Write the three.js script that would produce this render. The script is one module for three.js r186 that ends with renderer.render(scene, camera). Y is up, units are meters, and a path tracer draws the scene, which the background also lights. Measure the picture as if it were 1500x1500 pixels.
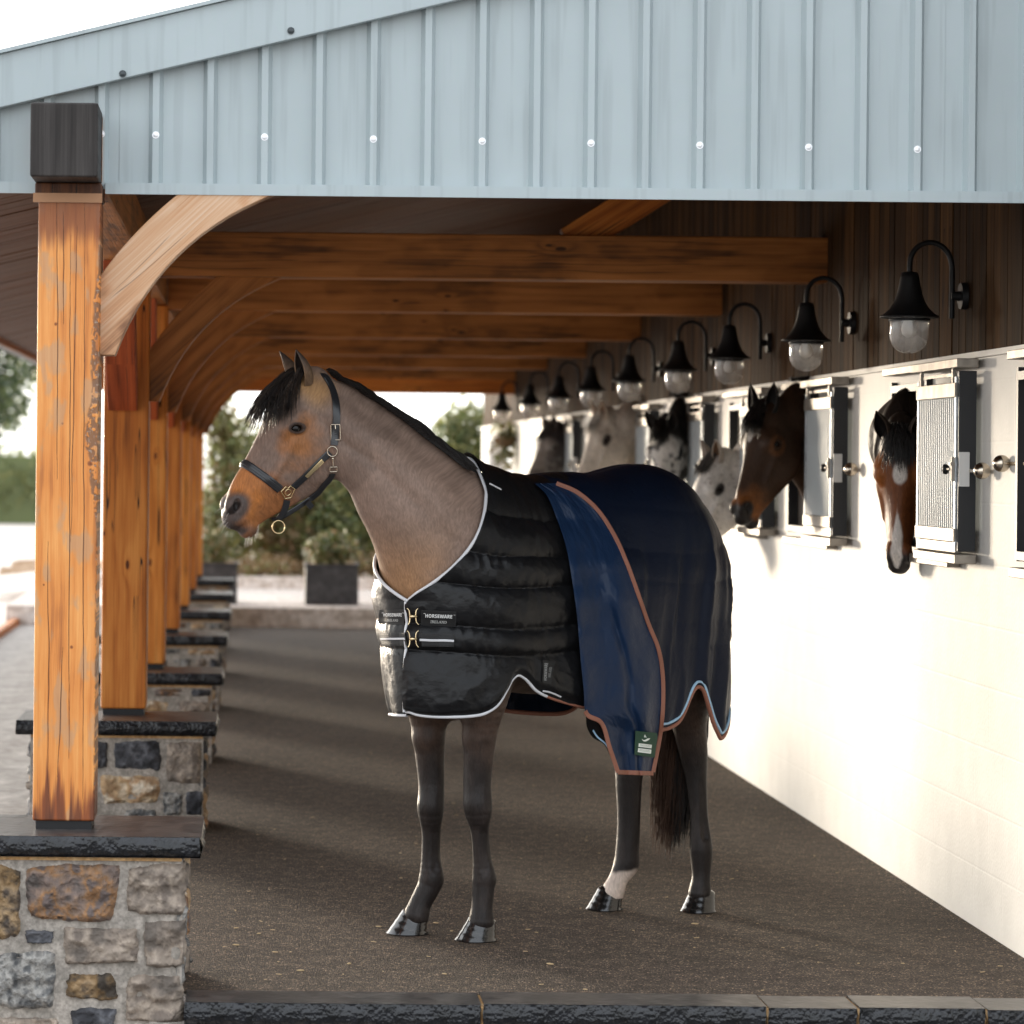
import * as THREE from 'three';
import { RoundedBoxGeometry } from 'three/addons/geometries/RoundedBoxGeometry.js';
import { mergeGeometries, mergeVertices } from 'three/addons/utils/BufferGeometryUtils.js';
import { MeshBVH } from 'three-mesh-bvh';

// ------------------------------------------------------------------ camera, sky, sun, exposure
const scene = new THREE.Scene();
const FOC = 4600, VX = 366, VY = 677, ROLL = 0.01, EYE = 1.7;      // focal length and vanishing point in photo pixels (1500 square)
const camera = new THREE.PerspectiveCamera(2 * Math.atan(750 / FOC) * 180 / Math.PI, 1, 0.1, 900);
camera.position.set(0, EYE, 0);
camera.rotation.set(0, 0, ROLL);
camera.setViewOffset(1500, 1500, 750 - VX, 750 - VY, 1500, 1500);
camera.focus = 11.0;
camera.userData.fStop = 3.6;
scene.add(camera);
const renderer = new THREE.WebGLRenderer({ antialias: true });
renderer.toneMapping = THREE.LinearToneMapping;
renderer.toneMappingExposure = 2.3;
renderer.shadowMap.enabled = true;

const SUN = new THREE.Vector3(-1, 0, -1.9).normalize().multiplyScalar(Math.cos(0.048)).setY(Math.sin(0.048));
{
  const W = 256, H = 128, data = new Float32Array(W * H * 4);
  for (let j = 0; j < H; j++) for (let i = 0; i < W; i++) {
    const el = ((j + 0.5) / H - 0.5) * Math.PI, az = ((i + 0.5) / W - 0.5) * 2 * Math.PI;
    const d = [Math.cos(az) * Math.cos(el), Math.sin(el), Math.sin(az) * Math.cos(el)];
    const c = d[0] * SUN.x + d[1] * SUN.y + d[2] * SUN.z, up = Math.max(0, d[1]);
    const glow = 1.1 * Math.exp((c - 1) * 9) + 0.28 * (0.5 + 0.5 * c) ** 2, hz = Math.exp(-up * 3.2), o = (j * W + i) * 4;
    const below = d[1] < 0 ? Math.max(0.25, 1 + d[1] * 6) : 1;
    data[o] = (0.74 + 0.16 * hz + glow * 1.02) * below; data[o + 1] = (0.80 + 0.13 * hz + glow * 0.93) * below; data[o + 2] = (0.88 + 0.06 * hz + glow * 0.78) * below; data[o + 3] = 1;
  }
  const t = new THREE.DataTexture(data, W, H, THREE.RGBAFormat, THREE.FloatType);
  t.mapping = THREE.EquirectangularReflectionMapping; t.magFilter = t.minFilter = THREE.LinearFilter; t.needsUpdate = true;
  scene.background = t; scene.environment = t;
}
const sun = new THREE.DirectionalLight(new THREE.Color(1, 0.85, 0.66), 2.1);
sun.position.copy(SUN).multiplyScalar(60).add(new THREE.Vector3(1, 1, -16));
sun.target.position.set(1, 1, -16);
sun.castShadow = true; sun.shadow.radius = 17; sun.shadow.mapSize.set(4096, 4096);
Object.assign(sun.shadow.camera, { left: -24, right: 24, top: 14, bottom: -14, near: 1, far: 140 });
scene.add(sun, sun.target);

// ------------------------------------------------------------------ helpers
function rng(seed) { let s = seed | 0; return () => { s = (s + 0x6d2b79f5) | 0; let t = Math.imul(s ^ (s >>> 15), 1 | s); t = (t + Math.imul(t ^ (t >>> 7), 61 | t)) ^ t; return ((t ^ (t >>> 14)) >>> 0) / 4294967296; }; }
const V = (x, y, z) => new THREE.Vector3(x, y, z);
const { clamp, lerp, smoothstep } = THREE.MathUtils;
const mix3 = (a, b, t) => [lerp(a[0], b[0], t), lerp(a[1], b[1], t), lerp(a[2], b[2], t)];
// hashed value noise, optionally periodic
function h3(x, y, z) { let n = Math.imul(x, 374761393) ^ Math.imul(y, 668265263) ^ Math.imul(z, 2147483647 - 1274126177); n = Math.imul(n ^ (n >>> 13), 1274126177); n = Math.imul(n ^ (n >>> 15), 2246822519); return ((n ^ (n >>> 16)) >>> 0) / 4294967296; }
const fade = (t) => t * t * (3 - 2 * t);
function vn3(x, y, z) {
  const X = Math.floor(x), Y = Math.floor(y), Z = Math.floor(z), a = fade(x - X), b = fade(y - Y), c = fade(z - Z);
  const L = (k) => lerp(lerp(h3(X, Y, Z + k), h3(X + 1, Y, Z + k), a), lerp(h3(X, Y + 1, Z + k), h3(X + 1, Y + 1, Z + k), a), b);
  return lerp(L(0), L(1), c);
}
function vn2(x, y, px = 0, py = 0, s = 0) {
  const X = Math.floor(x), Y = Math.floor(y), a = fade(x - X), b = fade(y - Y), m = (v, p) => (p ? ((v % p) + p) % p : v);
  const x0 = m(X, px), x1 = m(X + 1, px), y0 = m(Y, py), y1 = m(Y + 1, py);
  return lerp(lerp(h3(x0, y0, s), h3(x1, y0, s), a), lerp(h3(x0, y1, s), h3(x1, y1, s), a), b);
}
function fbm2(x, y, o, px = 0, py = 0, s = 0) { let v = 0, w = 0.5, t = 0; for (let i = 0; i < o; i++) { v += w * vn2(x, y, px, py, s + i * 7); t += w; x *= 2; y *= 2; px *= 2; py *= 2; w *= 0.5; } return v / t; }
function fbm3(x, y, z, o) { let v = 0, w = 0.5, t = 0; for (let i = 0; i < o; i++) { v += w * vn3(x + i * 17.3, y, z); t += w; x *= 2; y *= 2; z *= 2; w *= 0.5; } return v / t; }
// photo pixel (u, v) at distance d along the view axis -> a point of the place
function P(u, v, d) { const du = u - VX, dv = v - VY; return V((du + dv * ROLL) * d / FOC, EYE - (dv - du * ROLL) * d / FOC, -d); }
function rayTo(u, v) { return P(u, v, 1).sub(V(0, EYE, 0)).normalize(); }

function dataTex(w, h, fn, srgb = false, rx = 1, ry = 1) {
  const data = new Uint8Array(w * h * 4);
  for (let j = 0; j < h; j++) for (let i = 0; i < w; i++) { const c = fn(i, j), o = (j * w + i) * 4; if (typeof c === 'number') { data[o] = data[o + 1] = data[o + 2] = clamp(c, 0, 1) * 255; } else { data[o] = clamp(c[0], 0, 1) * 255; data[o + 1] = clamp(c[1], 0, 1) * 255; data[o + 2] = clamp(c[2], 0, 1) * 255; } data[o + 3] = 255; }
  const t = new THREE.DataTexture(data, w, h);
  t.wrapS = t.wrapT = THREE.RepeatWrapping; t.magFilter = THREE.LinearFilter; t.minFilter = THREE.LinearMipmapLinearFilter; t.generateMipmaps = true;
  if (srgb) t.colorSpace = THREE.SRGBColorSpace;
  t.repeat.set(rx, ry); t.needsUpdate = true;
  return t;
}
const names = {};
function numbered(name) { const n = names[name] = (names[name] ?? -1) + 1; return n ? name + '_' + String(n).padStart(3, '0') : name; }
function shadows(o) { o.traverse((m) => { if (m.isMesh) { m.castShadow = true; m.receiveShadow = true; } }); return o; }
function part(name, geo, mat, parent, pos) {
  const m = new THREE.Mesh(geo, mat); m.name = name; m.castShadow = m.receiveShadow = true;
  if (pos) m.position.copy(pos);
  parent.add(m); return m;
}
function tag(o, label, category, group) { o.userData.label = label; o.userData.category = category; if (group) o.userData.group = group; return o; }
function thing(name, label, category, pos, group) {
  const g = new THREE.Group(); g.name = numbered(name); if (pos) g.position.copy(pos);
  scene.add(g); return tag(g, label, category, group);
}
function single(name, geo, mat, label, category, group) { const m = part(numbered(name), geo, mat, scene); return tag(m, label, category, group); }
function struct(name, geo, mat) { const m = part(numbered(name), geo, mat, scene); m.userData.kind = 'structure'; return m; }
function stuff(m) { m.userData.kind = 'stuff'; return m; }
// planar uv in metres by face direction; grain = axis that becomes v
function boxUV(geo, grain = 1, off = [0, 0], s = 1) {
  const g = geo.index ? geo.toNonIndexed() : geo, p = g.attributes.position, uv = new Float32Array(p.count * 2), a = V(), b = V(), c = V();
  for (let i = 0; i < p.count; i += 3) {
    a.fromBufferAttribute(p, i); b.fromBufferAttribute(p, i + 1); c.fromBufferAttribute(p, i + 2);
    const n = b.clone().sub(a).cross(c.clone().sub(a)), m = [Math.abs(n.x), Math.abs(n.y), Math.abs(n.z)];
    let k = m[0] >= m[1] && m[0] >= m[2] ? 0 : m[1] >= m[2] ? 1 : 2, ax = [0, 1, 2].filter((q) => q !== k);
    let va = ax.includes(grain) ? grain : ax[1], ua = ax.find((q) => q !== va);
    [a, b, c].forEach((q, r) => { uv[(i + r) * 2] = q.getComponent(ua) * s + off[0] + k * 0.37; uv[(i + r) * 2 + 1] = q.getComponent(va) * s + off[1]; });
  }
  g.setAttribute('uv', new THREE.BufferAttribute(uv, 2));
  return g;
}
let boxSeed = 1;
function timber(w, h, d, grain, r = 0.006, seg = 1) {
  const R = rng(boxSeed++ * 977);
  return boxUV(new RoundedBoxGeometry(w, h, d, seg, Math.min(r, w / 2.1, h / 2.1, d / 2.1)), grain, [R() * 7, R() * 7]);
}
function box(w, h, d, x = 0, y = 0, z = 0, r = 0) { const g = r ? new RoundedBoxGeometry(w, h, d, 1, r) : new THREE.BoxGeometry(w, h, d); g.translate(x, y, z); return boxUV(g); }
function merged(list) { return mergeGeometries(list.map((g) => { const q = g.index ? g.toNonIndexed() : g.clone(); for (const k of Object.keys(q.attributes)) if (!['position', 'normal', 'uv'].includes(k)) q.deleteAttribute(k); return q; })); }
function tube(points, r, seg = 24, rad = 8, closed = false) { return new THREE.TubeGeometry(new THREE.CatmullRomCurve3(points, closed, 'centripetal'), seg, r, rad, closed); }
// a grid of points fn(i/nu, j/nv) -> Vector3
function gridGeo(nu, nv, fn, uvfn) {
  const pos = [], uv = [], idx = [];
  for (let j = 0; j <= nv; j++) for (let i = 0; i <= nu; i++) { const p = fn(i / nu, j / nv); pos.push(p.x, p.y, p.z); const q = uvfn ? uvfn(i / nu, j / nv, p) : [i / nu, j / nv]; uv.push(q[0], q[1]); }
  for (let j = 0; j < nv; j++) for (let i = 0; i < nu; i++) { const a = j * (nu + 1) + i, b = a + 1, c = a + nu + 1, d = c + 1; idx.push(a, b, d, a, d, c); }
  const g = new THREE.BufferGeometry();
  g.setAttribute('position', new THREE.Float32BufferAttribute(pos, 3)); g.setAttribute('uv', new THREE.Float32BufferAttribute(uv, 2)); g.setIndex(idx); g.computeVertexNormals();
  return g;
}
const std = (o) => new THREE.MeshStandardMaterial(o);
const phys = (o) => new THREE.MeshPhysicalMaterial(o);
const lin = (r, g, b) => new THREE.Color().setRGB(r, g, b);
// ------------------------------------------------------------------ procedural surfaces
function woodPair(seed, W, H, pale, mid, dark, crackAmt, knotAmt, rings = 5, ringAmt = 0.22, blot = 0) {
  const R = rng(seed), knots = [];
  for (let i = 0; i < knotAmt; i++) knots.push([R(), R(), 0.03 + R() * 0.05]);
  const hgt = new Float32Array(W * H), col = [];
  for (let j = 0; j < H; j++) for (let i = 0; i < W; i++) {
    const x = i / W, y = j / H;
    let warp = 0, kn = 0;
    for (const [kx, ky, kr] of knots) {
      let dx = Math.abs(x - kx); dx = Math.min(dx, 1 - dx); let dy = Math.abs(y - ky); dy = Math.min(dy, 1 - dy);
      const q = Math.hypot(dx, dy * 1.7 * H / W / 3);
      warp += 0.16 * Math.exp(-((q / kr) ** 2) * 0.6); kn = Math.max(kn, smoothstep(1 - q / kr * 1.5, 0, 0.6));
    }
    const g = x * rings + 1.3 * fbm2(x * 4, y * 3, 3, 4, 3, seed) + warp * 6;
    const ring = Math.pow(0.5 + 0.5 * Math.sin(g * 6.283), 2.2);
    const fib = fbm2(x * 90, y * 8, 2, 90, 8, seed + 3), fine = vn2(x * 220, y * 24, 220, 24, seed + 5), patch = fbm2(x * 3, y * 5, 4, 3, 5, seed + 9);
    let t = ringAmt * ring + 0.42 * fib + 0.38 * (patch - 0.35) * 1.6 + 0.12 * fine - 0.1 + blot * smoothstep(fbm2(x * 3 + 1, y * 9, 4, 3, 9, seed + 61), 0.52, 0.75);
    const cw = fbm2(x * 9, y * 1.6, 3, 9, 1.6 | 0 || 2, seed + 21), cr = smoothstep(1 - Math.abs(cw - 0.5) * 46, 0.1, 0.9) * smoothstep(fbm2(x * 3, y * 4, 2, 3, 4, seed + 33), 0.5, 0.62) * crackAmt;
    t = Math.max(t, kn * 1.05);
    let c = t < 0.45 ? mix3(pale, mid, clamp(t / 0.45, 0, 1)) : mix3(mid, dark, clamp((t - 0.45) / 0.55, 0, 1));
    c = mix3(c, [0.04, 0.025, 0.018], clamp(cr, 0, 0.9));
    hgt[j * W + i] = clamp(0.7 - 0.25 * fib - 0.1 * ring - 0.55 * cr - kn * 0.1, 0, 1);
    col.push(c);
  }
  return [dataTex(W, H, (i, j) => col[j * W + i], true), dataTex(W, H, (i, j) => hgt[j * W + i])];
}
function woodMat(seed, pale, mid, dark, o = {}) {
  const [map, bumpMap] = woodPair(seed, o.W ?? 256, o.H ?? 1024, pale, mid, dark, o.crack ?? 1, o.knots ?? 3, o.rings ?? 5, o.ringAmt ?? 0.22, o.blot ?? 0);
  for (const t of [map, bumpMap]) t.repeat.set(1 / (o.w ?? 0.32), 1 / (o.h ?? 1.9));
  return phys({ map, bumpMap, bumpScale: o.bump ?? 0.004, roughness: o.rough ?? 0.55, specularIntensity: o.spec ?? 0.6 });
}
const S8 = (r, g, b) => [r / 255, g / 255, b / 255];
const M = {};
M.oak = woodMat(11, S8(228, 156, 78), S8(202, 120, 44), S8(110, 56, 22), { bump: 0.002 });
M.oakB = woodMat(12, S8(218, 144, 68), S8(186, 106, 38), S8(88, 44, 16), { crack: 0.8, bump: 0.002 });
M.beam = woodMat(21, S8(192, 126, 66), S8(154, 97, 46), S8(70, 44, 24), { crack: 0.6, knots: 5, blot: 0.2, ringAmt: 0.16 });
M.redoak = woodMat(22, S8(190, 96, 52), S8(160, 74, 38), S8(76, 34, 18), { crack: 0.9, knots: 1 });
M.brace = woodMat(23, S8(214, 186, 160), S8(196, 150, 112), S8(120, 84, 62), { crack: 0.3, knots: 2, rings: 4, ringAmt: 0.07, blot: 0.5 });
M.ceiling = [31, 32, 33].map((s) => woodMat(s, S8(112, 70, 38), S8(86, 53, 28), S8(46, 29, 17), { crack: 0.2, knots: 2, W: 128, H: 512 }));
M.clad = [41, 42, 43, 44].map((s, i) => woodMat(s, S8(64 + i * 11, 45 + i * 8, 27 + i * 4), S8(45 + i * 9, 31 + i * 6, 18 + i * 3), S8(24, 16, 10), { rough: 0.8, spec: 0.2, crack: 0.5, knots: 1, W: 128, H: 512, rings: 3 }));
M.darkwood = woodMat(51, S8(66, 62, 60), S8(44, 40, 38), S8(22, 19, 18), { crack: 0.8, knots: 1, rough: 0.6 });

// asphalt: crushed stone in a dark binder
{
  const W = 1024, hh = new Float32Array(W * W), cc = new Float32Array(W * W);
  for (let j = 0; j < W; j++) for (let i = 0; i < W; i++) {
    const u = i / W, v = j / W; let best = 9, id = 0; const C = 170, X = Math.floor(u * C), Y = Math.floor(v * C);
    for (let b = -1; b <= 1; b++) for (let a = -1; a <= 1; a++) { const x = (X + a + C) % C, y = (Y + b + C) % C, px = X + a + h3(x, y, 5), py = Y + b + h3(x, y, 6), d = Math.hypot(u * C - px, v * C - py) / (0.55 + 0.6 * h3(x, y, 8)); if (d < best) { best = d; id = h3(x, y, 7); } }
    hh[j * W + i] = clamp(1 - best * 1.05, 0, 1) * (0.5 + 0.5 * id); const n = fbm2(u * 22, v * 22, 4, 22, 22, 3);
    cc[j * W + i] = (0.55 + 0.5 * n) * (0.3 + 0.72 * clamp(1.15 - best, 0, 1)) * (0.5 + 0.62 * id) + (id > 0.955 ? 0.55 * clamp(1.1 - best, 0, 1) : 0);
  }
  const map = dataTex(W, W, (i, j) => { const t = cc[j * W + i]; return [t * 0.60, t * 0.51, t * 0.435]; }, true), bumpMap = dataTex(W, W, (i, j) => hh[j * W + i]);
  for (const t of [map, bumpMap]) t.repeat.set(1 / 0.95, 1 / 0.95);
  M.asphalt = phys({ map, bumpMap, bumpScale: 0.006, roughness: 0.72, vertexColors: true, specularIntensity: 0.6 });
}
function speckle(seed, W, freq, cols, oct = 5, bump = 0.003, size = 1, rough = 0.85, extra = {}) {
  const f = new Float32Array(W * W), g = new Float32Array(W * W);
  for (let j = 0; j < W; j++) for (let i = 0; i < W; i++) { const u = i / W, v = j / W; f[j * W + i] = fbm2(u * freq, v * freq, oct, freq, freq, seed); g[j * W + i] = fbm2(u * freq * 3 + 5, v * freq * 3, 3, freq * 3, freq * 3, seed + 50); }
  const map = dataTex(W, W, (i, j) => { const t = clamp((f[j * W + i] - 0.28) / 0.44, 0, 0.999) * (cols.length - 1), k = Math.floor(t), c = mix3(cols[k], cols[k + 1], t - k), s = 0.82 + 0.36 * g[j * W + i]; return [c[0] * s, c[1] * s, c[2] * s]; }, true);
  const bumpMap = dataTex(W, W, (i, j) => clamp(0.6 * f[j * W + i] + 0.4 * g[j * W + i], 0, 1));
  for (const t of [map, bumpMap]) t.repeat.set(1 / size, 1 / size);
  return phys({ map, bumpMap, bumpScale: bump, roughness: rough, ...extra });
}
M.stones = [
  speckle(61, 256, 9, [S8(100, 91, 83), S8(134, 121, 109), S8(156, 142, 128), S8(110, 99, 90)], 5, 0.03, 0.5),        // warm grey
  speckle(62, 256, 11, [S8(84, 76, 72), S8(114, 98, 90), S8(126, 104, 88), S8(142, 104, 70), S8(100, 88, 84)], 5, 0.03, 0.5),           // rusty
  speckle(63, 256, 14, [S8(68, 68, 68), S8(124, 121, 117), S8(152, 148, 142), S8(90, 90, 90)], 5, 0.03, 0.5),        // speckled blue grey
  speckle(64, 256, 8, [S8(44, 44, 48), S8(66, 66, 70), S8(96, 96, 100), S8(52, 52, 56)], 5, 0.03, 0.5),              // dark slate
  speckle(65, 256, 9, [S8(196, 176, 150), S8(178, 148, 112), S8(160, 128, 96), S8(206, 192, 172)], 5, 0.03, 0.5),    // tan
  speckle(66, 256, 10, [S8(60, 52, 44), S8(112, 88, 58), S8(146, 122, 92), S8(74, 64, 56)], 5, 0.035, 0.5),           // brown
];
M.mortar = speckle(67, 256, 24, [S8(136, 129, 120), S8(153, 145, 136), S8(168, 159, 149)], 4, 0.004, 0.5, 0.95);
M.mortarTan = speckle(68, 128, 18, [S8(168, 128, 84), S8(190, 152, 106), S8(200, 166, 122)], 4, 0.004, 0.4, 0.95);
M.slate = speckle(69, 256, 12, [S8(46, 45, 46), S8(60, 57, 56), S8(72, 68, 66)], 5, 0.003, 0.7, 0.36, { specularIntensity: 1 });
M.riven = speckle(70, 256, 12, [S8(16, 17, 19), S8(26, 27, 30), S8(34, 35, 39)], 5, 0.014, 0.35, 0.3);
M.concrete = speckle(71, 512, 16, [S8(148, 142, 136), S8(164, 158, 152), S8(178, 172, 166)], 5, 0.002, 1.6, 0.9);
M.gravel = speckle(72, 512, 60, [S8(186, 172, 160), S8(208, 196, 186), S8(224, 214, 206)], 4, 0.004, 3, 0.95);
M.yard = speckle(73, 512, 50, [S8(88, 84, 82), S8(104, 100, 97), S8(124, 120, 116)], 4, 0.004, 2, 0.9);
M.soil = speckle(74, 256, 20, [S8(120, 92, 66), S8(148, 118, 88), S8(170, 142, 112)], 5, 0.02, 1, 1);
// white rendered blockwork with faint courses
{
  const W = 1024, f = (i, j) => fbm2(i / W * 14, j / W * 14, 5, 14, 14, 81);
  const joint = (i, j) => { const y = (j / W) * 8, row = Math.floor(y), x = (i / W) * 4 + (row % 2) * 0.5; const dy = Math.min(y - row, row + 1 - y) * 0.225, dx = Math.min(x - Math.floor(x), Math.ceil(x) - x) * 0.45; return smoothstep(Math.min(dx, dy), 0.002, 0.006); };
  const map = dataTex(W, W, (i, j) => { const n = f(i, j), d = 0.86 + 0.06 * n; return [d, d * 0.985, d * 0.955]; }, true);
  const bumpMap = dataTex(W, W, (i, j) => 0.35 * f(i, j) + 0.1 * vn2(i / W * 220, j / W * 220, 220, 220, 83) + 0.10 * joint(i, j));
  for (const t of [map, bumpMap]) t.repeat.set(1 / 1.8, 1 / 1.8);
  M.plaster = phys({ map, bumpMap, bumpScale: 0.003, roughness: 0.55, specularIntensity: 0.5 });
}
// coated sheet steel, with rain streaks
{
  const W = 512, H = 512;
  const map = dataTex(W, H, (i, j) => { const x = i / W, y = j / H, st = fbm2(x * 60, y * 3, 3, 60, 3, 91), n = fbm2(x * 8, y * 8, 4, 8, 8, 92), d = 1 - 0.05 * smoothstep(st, 0.55, 0.8) - 0.04 * n; return [0.655 * d, 0.70 * d, 0.71 * d]; }, true);
  map.repeat.set(1 / 1.4, 1 / 1.4);
  M.sheet = phys({ map, roughness: 0.42, metalness: 0, clearcoat: 0.25, clearcoatRoughness: 0.35 });
}
M.blackIron = std({ color: lin(0.012, 0.012, 0.013), roughness: 0.5, metalness: 0.3 });
M.blackPaint = phys({ color: lin(0.012, 0.014, 0.018), roughness: 0.42 });
M.galv = speckle(95, 256, 14, [S8(150, 156, 160), S8(172, 178, 182), S8(196, 200, 202)], 4, 0.0005, 0.5, 0.42, { metalness: 0.55 });
M.steel = speckle(96, 128, 6, [S8(140, 133, 124), S8(152, 145, 136), S8(164, 157, 148)], 3, 0.0002, 0.8, 0.45, { metalness: 0.6 });
M.nickel = phys({ color: lin(0.62, 0.54, 0.44), roughness: 0.22, metalness: 1 });
M.brass = phys({ color: lin(0.72, 0.56, 0.32), roughness: 0.25, metalness: 1 });
M.white = std({ color: lin(0.7, 0.7, 0.69), roughness: 0.5 });
M.zincBolt = phys({ color: lin(0.85, 0.86, 0.88), roughness: 0.35, metalness: 0.3 });
M.darkBolt = phys({ color: lin(0.03, 0.04, 0.045), roughness: 0.3 });
M.poly = phys({ color: lin(0.52, 0.57, 0.59), roughness: 0.3, transmission: 0.3, thickness: 0 });
M.glass = phys({ color: lin(0.98, 0.98, 0.97), roughness: 0.06, transmission: 1, thickness: 0, ior: 1.5 });
M.jar = phys({ color: lin(0.92, 0.90, 0.87), roughness: 0.09, transmission: 0.74, thickness: 0, clearcoat: 0.6, clearcoatRoughness: 0.05 });
M.opal = phys({ color: lin(0.82, 0.80, 0.76), roughness: 0.35, transmission: 0.25, thickness: 0 });
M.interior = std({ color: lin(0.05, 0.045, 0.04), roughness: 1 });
M.planter = speckle(97, 128, 10, [S8(56, 57, 60), S8(66, 67, 70), S8(78, 79, 82)], 4, 0.001, 0.6, 0.7);
M.copper = std({ color: lin(0.32, 0.17, 0.09), roughness: 0.45, metalness: 0.5 });
// ------------------------------------------------------------------ ground
const WX = 2.71, WTOP = 2.134, FRONT = -9.85, END = -32.35;        // white wall plane, its top, kerb front, end of the covered walk
const PIERZ = [-9.93, -14.35, -17.62, -21.4, -24.9, -28.25, -31.65];  // front edge of each pier cap
const POSTX = -0.585, roofY = (x) => 2.60 + 0.2457 * (x + 1.85);    // underside of the roof boards
{
  const y1 = -0.13, y2 = -0.006, pos = [], L = 450;
  const quad = (a, b, c, d) => pos.push(...a, ...b, ...c, ...a, ...c, ...d);
  quad([-L, y1, L], [L, y1, L], [L, y1, -9.99], [-L, y1, -9.99]);
  quad([-L, y1, -9.99], [L, y1, -9.99], [L, y2, -9.99], [-L, y2, -9.99]);
  quad([-L, y2, -9.99], [L, y2, -9.99], [L, y2, -L], [-L, y2, -L]);
  const g = new THREE.BufferGeometry(); g.setAttribute('position', new THREE.Float32BufferAttribute(pos, 3)); g.computeVertexNormals();
  struct('ground', boxUV(g, 2), M.gravel);
}
{
  const x0 = -2.36, x1 = -0.62;
  struct('path', gridGeo(2, 40, (a, b) => V(lerp(x0, x1, a), -0.002, lerp(-10.0, -60, b)), (a, b, p) => [p.x, p.z]), M.concrete);
  const g = gridGeo(56, 260, (a, b) => V(lerp(-0.62, WX + 0.01, a), 0.002, lerp(-10.06, END - 0.02, b)), (a, b, p) => [p.x + 0.02 * Math.sin(p.z), p.z]);
  const p = g.attributes.position, c = new Float32Array(p.count * 3);
  for (let i = 0; i < p.count; i++) { const x = p.getX(i), z = p.getZ(i), n = 0.80 + 0.42 * fbm2(x * 1.1 + 9, z * 0.9, 4) + 0.16 * (fbm2(x * 6, z * 6, 3) - 0.5); c.set([n, n * (0.985 + 0.02 * vn2(x * 2, z * 2)), n * 0.975], i * 3); }
  g.setAttribute('color', new THREE.BufferAttribute(c, 3));
  struct('paving', g, M.asphalt);
  struct('front_yard', gridGeo(10, 10, (a, b) => V(lerp(-14, 14, a), -0.126, lerp(FRONT + 0.02, 8, b)), (a, b, q) => [q.x, q.z]), M.yard);
}
// riven front faces for slate slabs: thin lumpy box, top smooth
function slab(w, h, d, seed, bite = 0.02) {
  const nx = Math.max(6, Math.round(w / 0.022)), R = (x, y) => bite * (1.5 * Math.abs(fbm2(x * 14 + seed, y * 22, 3) - 0.5) + 0.9 * fbm2(x * 40 + seed, y * 40, 2) - 0.2);
  const edge = (x) => -bite * 0.5 * fbm2(x * 30, seed, 3);
  const front = gridGeo(nx, 5, (a, b) => { const x = (a - 0.5) * w, y = (0.5 - b) * h, k = Math.sin(Math.PI * clamp(b, 0.02, 0.98)); return V(x + edge(y * 2), y, d / 2 + R(x, y) * k - 0.004 + (b === 1 ? -0.012 : 0) + edge(x)); }, (a, b, p) => [p.x, p.y]);
  const nz = Math.max(4, Math.round(d / 0.03));
  const side = (s) => gridGeo(nz, 4, (a, b) => { const z = s * (0.5 - a) * d, y = (0.5 - b) * h, k = Math.sin(Math.PI * clamp(b, 0.02, 0.98)); return V(s * (w / 2 + R(z + 3, y) * k - 0.004), y, z); }, (a, b, p) => [p.z, p.y]);
  const back = gridGeo(4, 1, (a, b) => V((0.5 - a) * w, (0.5 - b) * h, -d / 2), (a, b, p) => [p.x, p.y]);
  return { rough: merged([front, side(1), side(-1), back]),
    smooth: merged([gridGeo(nx, 2, (a, b) => { const x = (a - 0.5) * w; return V(x, h / 2 + 0.0008, lerp(-d / 2, d / 2 - 0.003 + edge(x), b)); }, (a, b, p) => [p.x, p.z]),
      gridGeo(1, 1, (a, b) => V((0.5 - a) * w, -h / 2, lerp(-d / 2, d / 2 - 0.012, b)), (a, b, p) => [p.x, p.z])]) };
}
{
  const kerb = new THREE.Group(); kerb.name = 'kerb'; kerb.userData.kind = 'structure'; scene.add(kerb);
  const xs = [-0.19, P(704, 1470, 9.95).x, P(1118, 1470, 9.95).x, P(1250, 1470, 9.95).x, P(1436, 1470, 9.95).x, 2.95];
  for (let i = 0; i < 5; i++) {
    const w = xs[i + 1] - xs[i] - 0.008, s = slab(w, 0.075, 0.23, 40 + i * 9, 0.012), c = V((xs[i] + xs[i + 1]) / 2, -0.0345 + 0.004 * (i % 2), FRONT - 0.115);
    const k = part('kerb_stone', s.rough, M.riven, kerb, c); part('top_face', s.smooth, M.slate, k);
  }
  part('footing', box(3.3, 0.05, 0.2, 1.35, -0.1, FRONT - 0.13), M.mortar, kerb);
  part('mortar_joint', merged(xs.slice(1, 5).map((x) => box(0.012, 0.07, 0.215, x, -0.036, FRONT - 0.118))), M.mortarTan, kerb);
}
// raised bed and step at the far end of the walk
{
  struct('terrace', merged([box(9, 0.2, 5.0, 2.0, 0.1, -34.9), box(9, 0.14, 0.4, 2.0, 0.27, -37.4)]), M.gravel);
  struct('flower_bed', gridGeo(40, 12, (a, b) => V(lerp(-3, 6.5, a), 0.3 + 0.16 * fbm2(a * 14, b * 6, 3), lerp(-37.55, -41, b)), (a, b, p) => [p.x, p.z]), M.soil);
  struct('path_edge', box(0.07, 0.08, 55, -2.40, 0.025, -39), M.oakB);
}
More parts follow.
